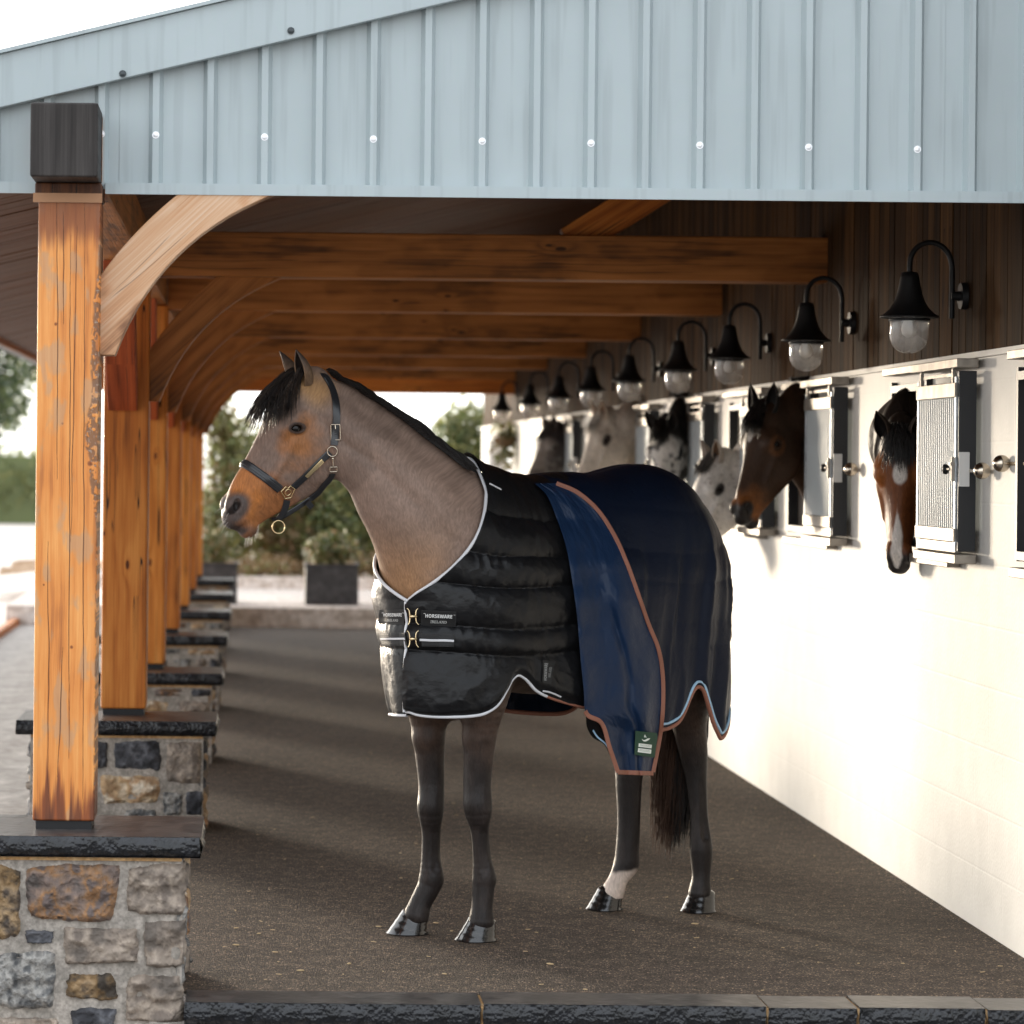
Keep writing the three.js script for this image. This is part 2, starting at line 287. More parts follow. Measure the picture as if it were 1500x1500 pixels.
// ------------------------------------------------------------------ stable block: wall with openings, boarding above
const WIN = [9.48, 11.65, 14.15, 16.1, 18.2, 20.65, 23.05, 25.55, 28.15].map((d) => ({ d }));   // near edge of each shutter
const OPEN0 = 0.85, OPEN1 = 1.52;                                 // opening beyond the shutter edge, along the wall
const stable = thing('stable_building', 'long stable block with white rendered wall and brown boarding under the canopy', 'building', V(WX, 0, 0));
{
  const s = new THREE.Shape(); s.moveTo(9.3, -0.13); s.lineTo(36.7, -0.13); s.lineTo(36.7, WTOP); s.lineTo(9.3, WTOP); s.closePath();
  const hole = (a, b, c, d) => { const h = new THREE.Path(); h.moveTo(a, c); h.lineTo(a, d); h.lineTo(b, d); h.lineTo(b, c); h.closePath(); s.holes.push(h); };
  for (const w of WIN) hole(w.d + OPEN0, w.d + OPEN1, 1.40, 2.03);
  hole(32.6, 35.5, -0.1, 1.98);
  const g = new THREE.ExtrudeGeometry(s, { depth: 0.2, bevelEnabled: false });
  g.applyMatrix4(new THREE.Matrix4().makeBasis(V(0, 0, -1), V(0, 1, 0), V(1, 0, 0)));
  part('wall', boxUV(g, 1), M.plaster, stable);
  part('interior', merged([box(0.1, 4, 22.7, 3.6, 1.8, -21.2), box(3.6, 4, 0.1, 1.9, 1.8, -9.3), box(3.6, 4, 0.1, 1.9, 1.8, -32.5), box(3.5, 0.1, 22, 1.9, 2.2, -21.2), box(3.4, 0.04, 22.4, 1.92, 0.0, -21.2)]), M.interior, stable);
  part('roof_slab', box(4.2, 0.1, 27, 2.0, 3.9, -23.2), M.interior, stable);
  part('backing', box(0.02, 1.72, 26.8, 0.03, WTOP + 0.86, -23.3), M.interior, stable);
  const R = rng(5), geos = [0, 1, 2, 3].map((k) => boxUV(new THREE.BoxGeometry(0.022, 1.6, 0.102), 1, [k * 0.083, k * 0.3]));
  for (let i = 0, d = 10.0; d < 36.6; i++, d += 0.11) {
    if (i < 240) part('cladding_board', geos[Math.floor(R() * 4)], M.clad[Math.floor(R() * 4)], stable, V(-0.004 + R() * 0.005, WTOP + 0.003 + 0.8, -d - 0.051));
  }
  part('door', box(0.06, 1.95, 0.7, 0.14, 0.97, -32.25 - 0.2), M.redoak, stable);
  part('coping', box(0.03, 0.022, 26.6, -0.005, WTOP - 0.008, -23.3), M.plaster, stable);
}
// ------------------------------------------------------------------ canopy: boards, plate, eave, gable
const canopy = thing('canopy_roof', 'lean-to timber canopy with boarded ceiling over the stable walk', 'roof');
{
  const len = Math.hypot(WX + 1.85, roofY(WX) - roofY(-1.85)), ang = Math.atan2(roofY(WX) - roofY(-1.85), WX + 1.85), R = rng(9);
  const geos = [0, 1, 2].map((k) => { const g = boxUV(new THREE.BoxGeometry(len, 0.022, 0.114), 0, [k * 0.11, k * 0.6]); g.rotateZ(ang); return g; });
  for (let d = 10.32, i = 0; d < 32.3; d += 0.1235, i++) part('ceiling_board', geos[i % 3], M.ceiling[Math.floor(R() * 3)], canopy, V((WX - 1.85) / 2, (roofY(WX) + roofY(-1.85)) / 2 + 0.012 + 0.004 * R(), -d));
  const deck = new THREE.BoxGeometry(len + 2.2, 0.05, 22.2); deck.translate(1.0, 0.068, 0); deck.rotateZ(ang); deck.translate((WX - 1.85) / 2, (roofY(WX) + roofY(-1.85)) / 2, -21.3);
  part('roof_deck', boxUV(deck), M.sheet, canopy);
  const ply = new THREE.BoxGeometry(len, 0.012, 22); ply.translate(0, 0.034, 0); ply.rotateZ(ang); ply.translate((WX - 1.85) / 2, (roofY(WX) + roofY(-1.85)) / 2, -21.3); part('underlay', boxUV(ply), M.interior, canopy);
  part('wall_plate', boxUV(new RoundedBoxGeometry(0.21, 0.225, 22.2, 1, 0.008), 2).translate(POSTX - 0.01, 2.712, -21.25), M.beam, canopy);
  part('gutter', box(0.1, 0.13, 22, -1.93, 2.63, -21.3, 0.02), M.blackPaint, canopy);
  part('fascia', box(0.025, 0.16, 22, -1.865, 2.64, -21.3), M.beam, canopy);
  const endBeam = timber(4.5, 0.26, 0.2, 0); part('end_beam', endBeam, M.oakB, canopy, V(0.5, 2.55, -32.2));
  const gs = new THREE.Shape(); gs.moveTo(-1.8, 2.6); gs.lineTo(2.6, 2.6); gs.lineTo(2.6, roofY(2.6)); gs.lineTo(-1.8, roofY(-1.8)); gs.closePath();
  part('far_gable', boxUV(new THREE.ExtrudeGeometry(gs, { depth: 0.03, bevelEnabled: false })).translate(0, 0.03, -32.3), M.beam, canopy);
}
const gable = thing('metal_gable', 'pale blue-grey ribbed metal gable end above the covered walk', 'gable cladding', V(0, 0, -10.25));
{
  const pitch = 0.1771, x0 = P(1420, 280, 10.25).x - 24 * pitch, topY = (x) => 2.848 + 0.2457 * (x + 0.797) + 0.06;
  const sheets = [[0, 9], [9, 24], [24, 37]];
  for (const [a, b] of sheets) {
    const prof = [];
    for (let k = a; k < b; k++) { const x = x0 + k * pitch; for (const [dx, z] of [[-pitch / 2 + (k === a ? -0.03 : 0), 0], [-0.0235, 0], [-0.0105, 0.026], [0.0105, 0.026], [0.0235, 0], ...(k === b - 1 ? [[pitch / 2 + 0.004, 0]] : [])]) prof.push([x + dx, z + (b === 24 ? 0.0022 : 0)]); }
    const pts = []; let run = 0;
    for (let i = 0; i < prof.length - 1; i++) {
      const [xa, za] = prof[i], [xb, zb] = prof[i + 1]; if (xb <= xa || xb < -1.8) continue;
      pts.push(gridGeo(1, 1, (u, v) => V(lerp(xa, xb, u), v ? topY(lerp(xa, xb, u)) : 2.585, lerp(za, zb, u)), (u, v, p) => [p.x, p.y]));
    }
    part('metal_sheet', merged(pts), M.sheet, gable);
  }
  const L = 6.6, bw = 0.17, ang = Math.atan(0.2457);
  const bb = new RoundedBoxGeometry(L, bw, 0.034, 1, 0.004); bb.translate(0, bw / 2, 0); bb.rotateZ(ang); bb.translate(1.25, 2.848 + 0.2457 * (1.25 + 0.797), 0.046);
  part('barge_flashing', boxUV(bb), M.sheet, gable);
  const cap = box(L, 0.012, 0.16, 0, bw + 0.006, 0.0); cap.rotateZ(ang); cap.translate(1.25, 2.848 + 0.2457 * (1.25 + 0.797), 0.0);
  part('barge_top', cap, M.sheet, gable);
  for (const [xa, xb] of [[-1.85, -0.70], [-0.478, 4.4]]) part('drip_flashing', merged([box(xb - xa, 0.034, 0.012, (xa + xb) / 2, 2.583, 0.054), box(xb - xa, 0.006, 0.066, (xa + xb) / 2, 2.6, 0.024)]), M.sheet, gable);
  const bolt = new THREE.SphereGeometry(0.0095, 10, 6, 0, Math.PI * 2, 0, Math.PI / 2); bolt.rotateX(Math.PI / 2); bolt.scale(1, 1, 0.55);
  const washer = new THREE.CylinderGeometry(0.012, 0.012, 0.003, 12); washer.rotateX(Math.PI / 2);
  const bg = merged([bolt, washer]);
  for (const u of [141, 222, 383, 547, 707, 866, 1026, 1182, 1340]) { const q = P(u, 199 + (u - 222) * 0.0188, 10.25); part('bolt', bg, M.zincBolt, gable, V(x0 + Math.round((q.x - x0) / pitch) * pitch, q.y, 0.028)); }
  for (const [u, v] of [[180, 109], [426, 46], [-64, 172]]) { const q = P(u, v, 10.2); part('bolt', bg, M.darkBolt, gable, V(q.x, q.y, 0.065)); }
}
// ------------------------------------------------------------------ stone piers
// one stone: a lumpy cushion over an irregular outline (pixel-free: local x right, y up, z out)
function stoneGeo(w, h, seed, nx, ny, depth = 0.022) {
  const R = rng(seed), k = [R(), R(), R(), R()].map((q) => (q - 0.5) * 0.34), rough = 0.6 + R() * 0.8, ox = R() * 40, oy = R() * 40, tx = (R() - 0.5) * 0.5, ty = (R() - 0.5) * 0.5;
  return gridGeo(nx, ny, (a, b) => {
    let x = a * 2 - 1, y = b * 2 - 1;
    const e = Math.max(Math.abs(x), Math.abs(y)), edge = smoothstep(1 - e, 0, 0.26);
    const px = x * (1 + k[0] * y * 0.6 - 0.05 * y * y) * w / 2 + (1 - edge) * 0.02 * (fbm2(ox + x * 3, y * 3 + x, 2) - 0.5) + k[1] * 0.1 * y * w, py = y * (1 + k[2] * x * 0.6 - 0.06 * x * x) * h / 2 + (1 - edge) * 0.022 * (fbm2(oy + x * 4, y * 4, 2) - 0.5) + k[3] * 0.1 * x * h;
    const z = depth * (Math.pow(edge, 0.5) * 0.75 + edge * (rough * 1.3 * (fbm2(ox + px * 16, oy + py * 24, 4) - 0.5) * 2 + 0.25 * (tx * x + ty * y))) - (e > 0.999 ? 0.018 : 0);
    return V(px, py, z);
  }, (a, b, p) => [p.x + ox, p.y + oy]);
}
function coursed(w, h, seed) {
  const R = rng(seed), out = []; let y = 0;
  while (y < h - 0.03) {
    let rh = Math.min(h - y, 0.085 + R() * 0.09); if (h - y - rh < 0.05) rh = h - y; let x = 0;
    while (x < w - 0.02) {
      let rw = 0.09 + R() * 0.19; if (w - x - rw < 0.07) rw = w - x;
      if (rh > 0.13 && rw < 0.18 && R() < 0.3) { out.push([x, y, rw, rh * 0.48], [x, y + rh * 0.48, rw, rh * 0.52]); } else out.push([x, y, rw, rh]);
      x += rw;
    }
    y += rh;
  }
  return out.map(([x, y, a, b]) => [x + a / 2 - w / 2, y + b / 2, a - 0.018, b - 0.016]);
}
// pixel rectangles of the stones that the photograph shows best, with the kind of stone
const SHOWN = [
  [[35, 1264, 174, 1353, 1], [185, 1264, 272, 1343, 0], [-12, 1266, 30, 1379, 5], [36, 1363, 80, 1383, 3], [90, 1358, 205, 1415, 0], [210, 1347, 272, 1420, 0], [-8, 1392, 83, 1481, 2], [95, 1425, 171, 1466, 5], [182, 1427, 270, 1502, 0], [103, 1476, 170, 1530, 3], [-8, 1490, 90, 1530, 0], [-50, 1266, -18, 1400, 0], [180, 1510, 270, 1530, 2]],
  [[163, 1083, 238, 1131, 3], [242, 1083, 297, 1152, 0], [145, 1133, 237, 1181, 4], [238, 1158, 268, 1197, 2], [271, 1157, 297, 1197, 3], [180, 1184, 232, 1215, 2], [130, 1084, 158, 1128, 3], [60, 1084, 126, 1150, 0], [48, 1084, 57, 1200, 3], [62, 1155, 140, 1215, 2], [200, 1220, 297, 1262, 0], [240, 1201, 297, 1216, 5], [130, 1220, 196, 1262, 1], [62, 1220, 126, 1262, 3]],
];
const PX0 = -1.005, PX1 = -0.188, CAPH = 0.51, CAPT = 0.066, CAPD = 0.6;
const pierLabels = ['nearest rubble stone pier at the left edge with the big rust-marked stone', 'second stone pier from the front, behind the nearest post, with a tan stone', 'third stone pier from the front along the left of the walk', 'fourth stone pier from the front along the left of the walk', 'fifth stone pier from the front along the left of the walk', 'sixth stone pier from the front, nearly hidden by posts', 'farthest stone pier, last before the black planter'];
PIERZ.forEach((zf, i) => {
  const base = i === 0 ? -0.13 : 0, H = CAPH - CAPT, fz = zf - 0.03, g = thing('stone_pier', pierLabels[i], 'pier', V(-0.597, base, zf - CAPD / 2), 'stone piers carrying the oak posts');
  const cx = -0.597, w = PX1 - PX0, hh = H - base, dep = CAPD - 0.06;
  part('mortar_core', box(w - 0.024, hh - 0.006, dep - 0.024, (PX0 + PX1) / 2 - cx, hh / 2 - 0.003, 0), M.mortar, g);
  part('mortar_bed', box(w - 0.03, 0.014, dep - 0.005, (PX0 + PX1) / 2 - cx, hh - 0.006, 0), M.mortarTan, g);
  const s = slab(0.911, CAPT, CAPD, 11 + i * 13), cp = V(0, hh + CAPT / 2, 0);
  const c = part('capstone', s.rough, M.riven, g, cp); part('top_face', s.smooth, M.slate, c);
  const R = rng(300 + i), near = i < 2;
  if (near) {
    for (const [u0, v0, u1, v1, kind] of SHOWN[i]) {
      const a = P(u0, v0, -fz), b = P(u1, v1, -fz), x0 = Math.max(a.x, PX0), x1 = Math.min(b.x, PX1), y0 = Math.max(b.y, base), y1 = Math.min(a.y, H - 0.006);
      if (x1 - x0 < 0.02 || y1 - y0 < 0.015) continue;
      part('stone', stoneGeo(x1 - x0, y1 - y0, Math.round(u0 * 7 + v0), i ? 12 : 22, i ? 9 : 16, i ? 0.022 : 0.028), M.stones[kind], g, V((x0 + x1) / 2 - cx, (y0 + y1) / 2 - base, dep / 2 - 0.012));
    }
  } else for (const [x, y, a, b] of coursed(w, hh - 0.012, 70 + i)) part('stone', stoneGeo(a, b, Math.floor(R() * 1e6), 6, 5, 0.018), M.stones[Math.floor(R() * 5)], g, V(x + (PX0 + PX1) / 2 - cx, y, dep / 2 - 0.012));
  for (const sd of [1, -1]) for (const [x, y, a, b] of coursed(dep, hh - 0.012, 170 + i + sd)) {
    const q = stoneGeo(a, b, Math.floor(R() * 1e6), 6, 5, 0.016); q.rotateY(sd * Math.PI / 2);
    part('stone', q, M.stones[Math.floor(R() * 5)], g, V((sd > 0 ? PX1 : PX0) - cx - sd * 0.012, y, sd > 0 ? -x : x));
  }
});
// ------------------------------------------------------------------ oak posts with braces
M.stained = woodMat(52, S8(120, 72, 36), S8(74, 42, 22), S8(30, 18, 12), { crack: 0.8, knots: 1 });
// weathered face of the nearest post: silvered, flaking right arris and stained foot
const oakNear = (() => {
  const W = 256, H = 2048, pale = S8(230, 160, 88), mid = S8(212, 132, 60), dark = S8(134, 74, 34), col = [], hg = [];
  const checks = [[0.40, 0.02, 0.20, 0.02], [0.62, 0.04, 0.55, -0.05], [0.30, 0.0, 0.45, 0.05], [0.52, 0.05, 0.9, 0.05], [0.74, 0.0, 1.0, 0.06], [0.22, 0.55, 0.97, 0.03], [0.46, 0.72, 0.93, -0.06]];
  for (let j = 0; j < H; j++) for (let i = 0; i < W; i++) {
    const x = i / W, t = 1 - j / H;                      // t from the top
    const warp = 0.12 * fbm2(x * 2.5, t * 6, 3, 0, 0, 2), g = (x + warp) * 6 + 0.5 * fbm2(x * 5, t * 9, 3, 0, 0, 4), fib = fbm2(x * 110 + warp * 40, t * 16, 3, 0, 0, 6), pt = fbm2(x * 2.6, t * 9, 4, 0, 0, 8);
    let m = 0.2 * Math.pow(0.5 + 0.5 * Math.sin(g * 6.28), 2) + 0.4 * fib + 0.75 * (pt - 0.42);
    let kn = 0; for (const [kx, kt, kr] of [[0.86, 0.424, 0.05], [0.42, 0.36, 0.022], [0.6, 0.72, 0.03], [0.3, 0.2, 0.03], [0.15, 0.62, 0.02]]) kn = Math.max(kn, 1 - Math.hypot(x - kx, (t - kt) * 9.2) / kr * 0.6);
    m = Math.max(m, smoothstep(kn, 0.1, 0.8) * 0.95);
    let c = m < 0.45 ? mix3(pale, mid, clamp(m / 0.45, 0, 1)) : mix3(mid, dark, clamp((m - 0.45) / 0.5, 0, 1));
    // silvered patches
    const sil = smoothstep(fbm2(x * 5 + 3, t * 20, 4, 0, 0, 10), 0.56, 0.72) * 0.5; c = mix3(c, S8(176, 146, 124), sil);
    // dark flaking band along the right arris
    const bandW = (0.06 + 0.16 * fbm2(t * 7, 9, 3, 0, 0, 23)) * smoothstep(t, 0.1, 0.18) * (1 - smoothstep(t, 0.36, 0.55)) + 0.03, fl = smoothstep(x - (1 - bandW * (0.5 + fbm2(t * 26, 3, 4, 0, 0, 12))), -0.02, 0.02) * smoothstep(fbm2(x * 22, t * 130, 4, 0, 0, 14), 0.38, 0.5);
    c = mix3(c, S8(92, 66, 52), fl * 0.66); if (fl > 0.4 && fbm2(x * 50, t * 330, 2, 0, 0, 15) > 0.72) c = S8(150, 128, 112);
    // water stains climbing the grain from the foot, and drips from the collar
    const foot = smoothstep(t - 0.885 - 0.075 * fbm2(x * 9, 2, 3, 0, 0, 16) * 2 + 0.06 * (fbm2(x * 26, t * 14, 3, 0, 0, 17)), 0, 0.05); c = mix3(c, mix3(S8(58, 26, 16), S8(150, 74, 30), fbm2(x * 16, t * 10, 3, 0, 0, 18)), foot * 0.85);
    const drip = smoothstep(0.055 - t + 0.05 * fbm2(x * 12, 5, 3, 0, 0, 19), 0, 0.04); c = mix3(c, S8(120, 64, 34), drip * 0.7);
    let cr = 0; for (const [cx, t0, t1, dr] of checks) { if (t > t0 && t < t1) { const q = (t - t0) / (t1 - t0), xx = cx + dr * q + 0.035 * (fbm2(t * 14, cx * 9, 3, 0, 0, 20) - 0.5); cr = Math.max(cr, smoothstep(1 - Math.abs(x - xx) * W / (1.5 * Math.sin(Math.PI * q) + 0.5), 0, 0.6)); } }
    c = mix3(c, S8(52, 28, 16), cr * 0.85);
    col.push(c); hg.push(0.7 - 0.3 * fib - 0.5 * cr - 0.3 * fl);
  }
  const map = dataTex(W, H, (i, j) => col[j * W + i], true), bumpMap = dataTex(W, H, (i, j) => hg[j * W + i]);
  for (const t of [map, bumpMap]) t.wrapS = t.wrapT = THREE.ClampToEdgeWrapping;
  return phys({ map, bumpMap, bumpScale: 0.004, roughness: 0.5 });
})();
function curvedBrace(dirX, x0, yLow, yPost, xBeamIn, xBeamOut, yTop, thick) {
  const s = new THREE.Shape();                               // in the plane of the frame, from the post face to the underside of the beam
  s.moveTo(x0, yLow); s.lineTo(x0 + 0.045, yLow);
  s.quadraticCurveTo(lerp(x0, xBeamOut, 0.32), lerp(yLow, yTop, 0.72), xBeamOut, yTop);
  s.lineTo(xBeamIn, yTop);
  s.quadraticCurveTo(lerp(x0, xBeamIn, 0.42), lerp(yPost, yTop, 0.56), x0, yPost);
  s.closePath();
  const g = new THREE.ExtrudeGeometry(s, { depth: thick - 0.008, bevelEnabled: true, bevelThickness: 0.004, bevelSize: 0.003, bevelSegments: 1, curveSegments: 14 });
  g.translate(0, 0, -thick / 2);
  const p = g.attributes.position, uv = new Float32Array(p.count * 2), a = Math.atan2(yTop - yLow, xBeamOut - x0), c = Math.cos(a), q = Math.sin(a);
  for (let i = 0; i < p.count; i++) { const X = p.getX(i), Y = p.getY(i); uv[i * 2] = -X * q + Y * c + p.getZ(i); uv[i * 2 + 1] = X * c + Y * q; }
  g.setAttribute('uv', new THREE.BufferAttribute(uv, 2));
  return g;
}
const postLabels = ['nearest oak post at the left, with a flaking dark edge and stained foot', 'second oak post, with a big dark knot near its foot', 'third oak post from the front of the row', 'fourth oak post from the front of the row', 'fifth oak post from the front of the row', 'sixth oak post from the front of the row', 'seventh and farthest oak post of the row'];
const FRAMEZ = PIERZ.map((z, i) => z - (i ? 0.47 : 0.285));
PIERZ.forEach((zf, i) => {
  const z = FRAMEZ[i], g = thing('timber_post', postLabels[i], 'post', V(i ? -0.582 : -0.589, CAPH, z), 'oak posts standing on stone piers');
  const top = 2.595 - CAPH, w = i ? 0.212 : 0.2;
  if (i === 0) {
    const sg = new RoundedBoxGeometry(w, 2.0, 0.2, 2, 0.007); sg.translate(0, 1.0 + 0.028, 0);
    const p = sg.attributes.position, uv = sg.attributes.uv; for (let k = 0; k < p.count; k++) uv.setXY(k, (p.getX(k) + w / 2) / w * 0.98 + 0.01, (p.getY(k) - 0.028) / 2.0);
    part('shaft', sg, oakNear, g);
    part('collar', timber(0.215, top - 2.03, 0.21, 1), M.stained, g, V(-0.004, (2.045 + top) / 2 - 0.008, 0));
    part('copper_strip', box(0.222, 0.03, 0.006, -0.006, 2.035, 0.106), M.copper, g);
    const pe = timber(0.214, 0.236, 0.28, 2, 0.008, 2); part('plate_end', pe, M.darkwood, g, V(-0.008, top + 0.118, 0.155));
    part('curved_brace', curvedBrace(1, 0.1, 2.045 - CAPH, 2.30 - CAPH, 0.36, 0.665, 2.575 - CAPH, 0.09), M.brace, g, V(0, 0, -0.02));
  } else {
    part('shaft', timber(w, top - 0.028, w, 1, 0.01), i % 2 ? M.oakB : M.oak, g, V(0, 0.028 + (top - 0.028) / 2, 0));
    part('curved_brace', curvedBrace(1, w / 2, 1.985 - CAPH, 2.22 - CAPH, 0.42, 0.72, 2.57 - CAPH, 0.11), M.beam, g);
  }
  // brace along the row, rising from the post face to the wall plate
  const sb = new THREE.Shape(); sb.moveTo(0, 0); sb.lineTo(0, 0.14); sb.quadraticCurveTo(0.26, 0.36, 0.44, 0.655); sb.lineTo(0.66, 0.655); sb.quadraticCurveTo(0.42, 0.24, 0.06, 0); sb.closePath();
  for (const dir of i ? [1, -1] : [-1]) {
    const lb = new THREE.ExtrudeGeometry(sb, { depth: 0.13, bevelEnabled: true, bevelThickness: 0.004, bevelSize: 0.004, bevelSegments: 1, curveSegments: 8 });
    lb.translate(0, 0, -0.065); lb.rotateY(dir > 0 ? -Math.PI / 2 : Math.PI / 2);
    part('long_brace', boxUV(lb, 1), M.redoak, g, V(-0.015, 1.94 - CAPH, dir * w / 2));
  }
  part('base_plate', box(w - 0.02, 0.028, w - 0.02, 0, 0.014, 0), M.blackIron, g);
});
// ------------------------------------------------------------------ tie beams
const beamLabels = ['nearest tie beam inside the canopy, widest in view, with dark stains', 'second tie beam from the front under the canopy ceiling', 'third tie beam from the front under the canopy ceiling', 'fourth tie beam from the front under the canopy ceiling', 'fifth tie beam from the front under the canopy ceiling', 'farthest tie beam above the end of the walk'];
FRAMEZ.forEach((z, i) => {
  if (!i) return;
  const x1 = i === 1 ? 2.70 : 2.70, g = thing('tie_beam', beamLabels[i - 1], 'beam', V((WX + POSTX) / 2, 2.675, z), 'tie beams across the walk');
  part('beam', timber(x1 - POSTX - 0.1, 0.21, 0.2, 0, 0.008), M.beam, g, V(0.05, 0, 0));
  const st = timber(0.16, 1.3, 0.1, 1); st.rotateZ(-1.0); part('strut', st, M.oakB, g, V(0.98, 0.42, 0));
});
// ------------------------------------------------------------------ swan-neck lamps
const lampLabels = ['nearest swan-neck wall lamp, black bell shade over a clear glass jar, far right', 'second swan-neck wall lamp from the right, above the dark bay horse', 'third swan-neck lamp from the right on the boarding', 'fourth swan-neck lamp from the right on the boarding', 'fifth swan-neck lamp from the right, above the spotted grey', 'sixth swan-neck lamp from the right, above the cream horse', 'seventh swan-neck lamp from the right, far along the boarding', 'eighth swan-neck lamp from the right, small and out of focus', 'ninth and farthest swan-neck lamp, by the end of the walk'];
const lampG = (() => {
  const off = -0.215, L = (pts, seg = 28) => new THREE.LatheGeometry(pts.map(([x, y]) => new THREE.Vector2(x, y)), seg).translate(off, 0, 0);
  return {
    shade: L([[0.016, 0.175], [0.03, 0.172], [0.036, 0.15], [0.041, 0.12], [0.048, 0.09], [0.058, 0.062], [0.072, 0.038], [0.092, 0.018], [0.11, 0.007], [0.111, 0.003], [0.107, 0.0], [0.08, 0.008], [0.07, 0.012], [0.0, 0.014]]),
    jar: L([[0.073, 0.006], [0.074, -0.02], [0.074, -0.06], [0.071, -0.082], [0.062, -0.103], [0.046, -0.12], [0.024, -0.131], [0.0, -0.134]]),
    bulb: L([[0.02, 0.01], [0.02, -0.012], [0.028, -0.03], [0.03, -0.045], [0.026, -0.06], [0.014, -0.07], [0.0, -0.073]], 16),
    collar: L([[0.0, -0.001], [0.073, -0.001], [0.077, -0.004], [0.077, -0.01], [0.073, -0.012]]),
    arm: tube([V(off, 0.165, 0), V(off, 0.2, 0), V(off + 0.005, 0.235, 0), V(off + 0.03, 0.27, 0), V(off + 0.072, 0.286, 0), V(off + 0.115, 0.275, 0), V(off + 0.145, 0.245, 0), V(off + 0.158, 0.205, 0), V(off + 0.16, 0.14, 0), V(off + 0.16, 0.05, 0), V(off + 0.16, 0.0, 0)], 0.0105, 40, 10),
    plate: merged([new THREE.CylinderGeometry(0.05, 0.052, 0.022, 24).rotateZ(Math.PI / 2).translate(-0.013, 0.085, 0), new THREE.CylinderGeometry(0.018, 0.018, 0.05, 12).rotateZ(Math.PI / 2).translate(-0.035, 0.085, 0)]),
  };
})();
const lampRef = P(1332, 466, 11.85).y;
let lamp0;
[11.85, 14.05, 16.3, 18.25, 20.6, 22.9, 25.3, 27.9, 31.0].forEach((d, i) => {
  let g;
  if (!lamp0) {
    g = lamp0 = thing('wall_lamp', lampLabels[0], 'lamp', undefined, 'swan-neck lamps along the stable boarding');
    part('shade', lampG.shade, M.blackIron, g); part('glass_jar', lampG.jar, M.jar, g); part('bulb', lampG.bulb, M.opal, g); part('jar_collar', lampG.collar, M.blackIron, g); part('arm', lampG.arm, M.blackIron, g); part('wall_plate', lampG.plate, M.blackIron, g);
  } else { g = lamp0.clone(); g.name = numbered('wall_lamp'); scene.add(g); tag(g, lampLabels[i], 'lamp', 'swan-neck lamps along the stable boarding'); }
  g.position.set(WX - 0.012, lampRef - 0.004 * i, -d);
});
// ------------------------------------------------------------------ stable windows: sliding ribbed shutters on steel tracks
const winG = (() => {
  const W = 0.675, y0 = 1.395, y1 = 2.065, xo = -0.095, rib = [];
  const n = 19, pw = (W - 0.05) / n;
  for (let k = 0; k < n; k++) { const z = -0.028 - k * pw; for (const [dz, x] of [[0, 0.012], [0.3, 0.002], [0.55, 0.002], [0.85, 0.012]]) rib.push([z - dz * pw, xo + x + 0.004]); }
  rib.push([-0.028 - n * pw, xo + 0.016]);
  const strips = []; for (let k = 0; k < rib.length - 1; k++) strips.push(gridGeo(1, 1, (a, b) => V(lerp(rib[k][1], rib[k + 1][1], a), lerp(y0 + 0.085, y1 - 0.095, b), lerp(rib[k][0], rib[k + 1][0], a)), (a, b, p) => [p.z, p.y]));
  return {
    panel: merged(strips),
    rail_t: box(0.03, 0.055, W, xo + 0.012, y1 - 0.07, -W / 2, 0.003), rail_b: box(0.03, 0.05, W, xo + 0.012, y0 + 0.06, -W / 2, 0.003), foot: box(0.026, 0.04, W, xo + 0.016, y0 + 0.014, -W / 2, 0.003),
    stile_n: box(0.022, y1 - y0 - 0.04, 0.026, xo + 0.013, (y0 + y1) / 2, -0.013, 0.002), stile_f: box(0.022, y1 - y0 - 0.04, 0.026, xo + 0.013, (y0 + y1) / 2, -W + 0.013, 0.002),
    edge: box(0.066, y1 - y0, 0.018, xo + 0.042, (y0 + y1) / 2, 0.0095, 0.002),
    hanger: merged([box(0.012, 0.06, 0.022, xo + 0.006, y1 - 0.02, -0.06), box(0.012, 0.06, 0.022, xo + 0.006, y1 - 0.02, -W + 0.06), box(0.008, 0.012, W - 0.1, xo + 0.012, y1 - 0.012, -W / 2)]),
    track_t: box(0.08, 0.034, 0.80, -0.064, y1 + 0.028, -0.34, 0.003), track_t2: box(0.06, 0.032, 1.0, -0.032, y1 + 0.036, -1.02, 0.003),
    track_b: box(0.08, 0.034, 0.72, -0.064, y0 - 0.028, -0.31, 0.003), track_b2: box(0.05, 0.034, 1.2, -0.029, y0 - 0.052, -0.9, 0.003),
    jamb: merged([box(0.05, 0.68, 0.03, 0.0, 1.72, -OPEN1 + 0.0), box(0.05, 0.68, 0.03, 0.0, 1.72, -OPEN0 + 0.01), box(0.05, 0.03, 0.68, 0.0, 2.03, -(OPEN0 + OPEN1) / 2), box(0.05, 0.03, 0.68, 0.0, 1.4, -(OPEN0 + OPEN1) / 2)]),
    plate: box(0.04, 0.128, 0.006, xo + 0.03, 1.70, 0.022, 0.002), latch: merged([box(0.012, 0.09, 0.012, xo - 0.003, 1.70, -0.02), box(0.02, 0.012, 0.03, xo - 0.005, 1.72, -0.02), new THREE.CylinderGeometry(0.006, 0.006, 0.05, 8).rotateX(Math.PI / 2).translate(xo - 0.008, 1.70, -0.06)]),
    knob: new THREE.SphereGeometry(0.02, 14, 10).scale(0.7, 1, 1).translate(xo - 0.012, 1.70, -0.10),
    stem: new THREE.CylinderGeometry(0.008, 0.008, 0.17, 10).rotateX(Math.PI / 2).translate(-0.04, 1.695, 0.10), ball: new THREE.SphereGeometry(0.031, 24, 16).translate(-0.04, 1.695, 0.20),
  };
})();
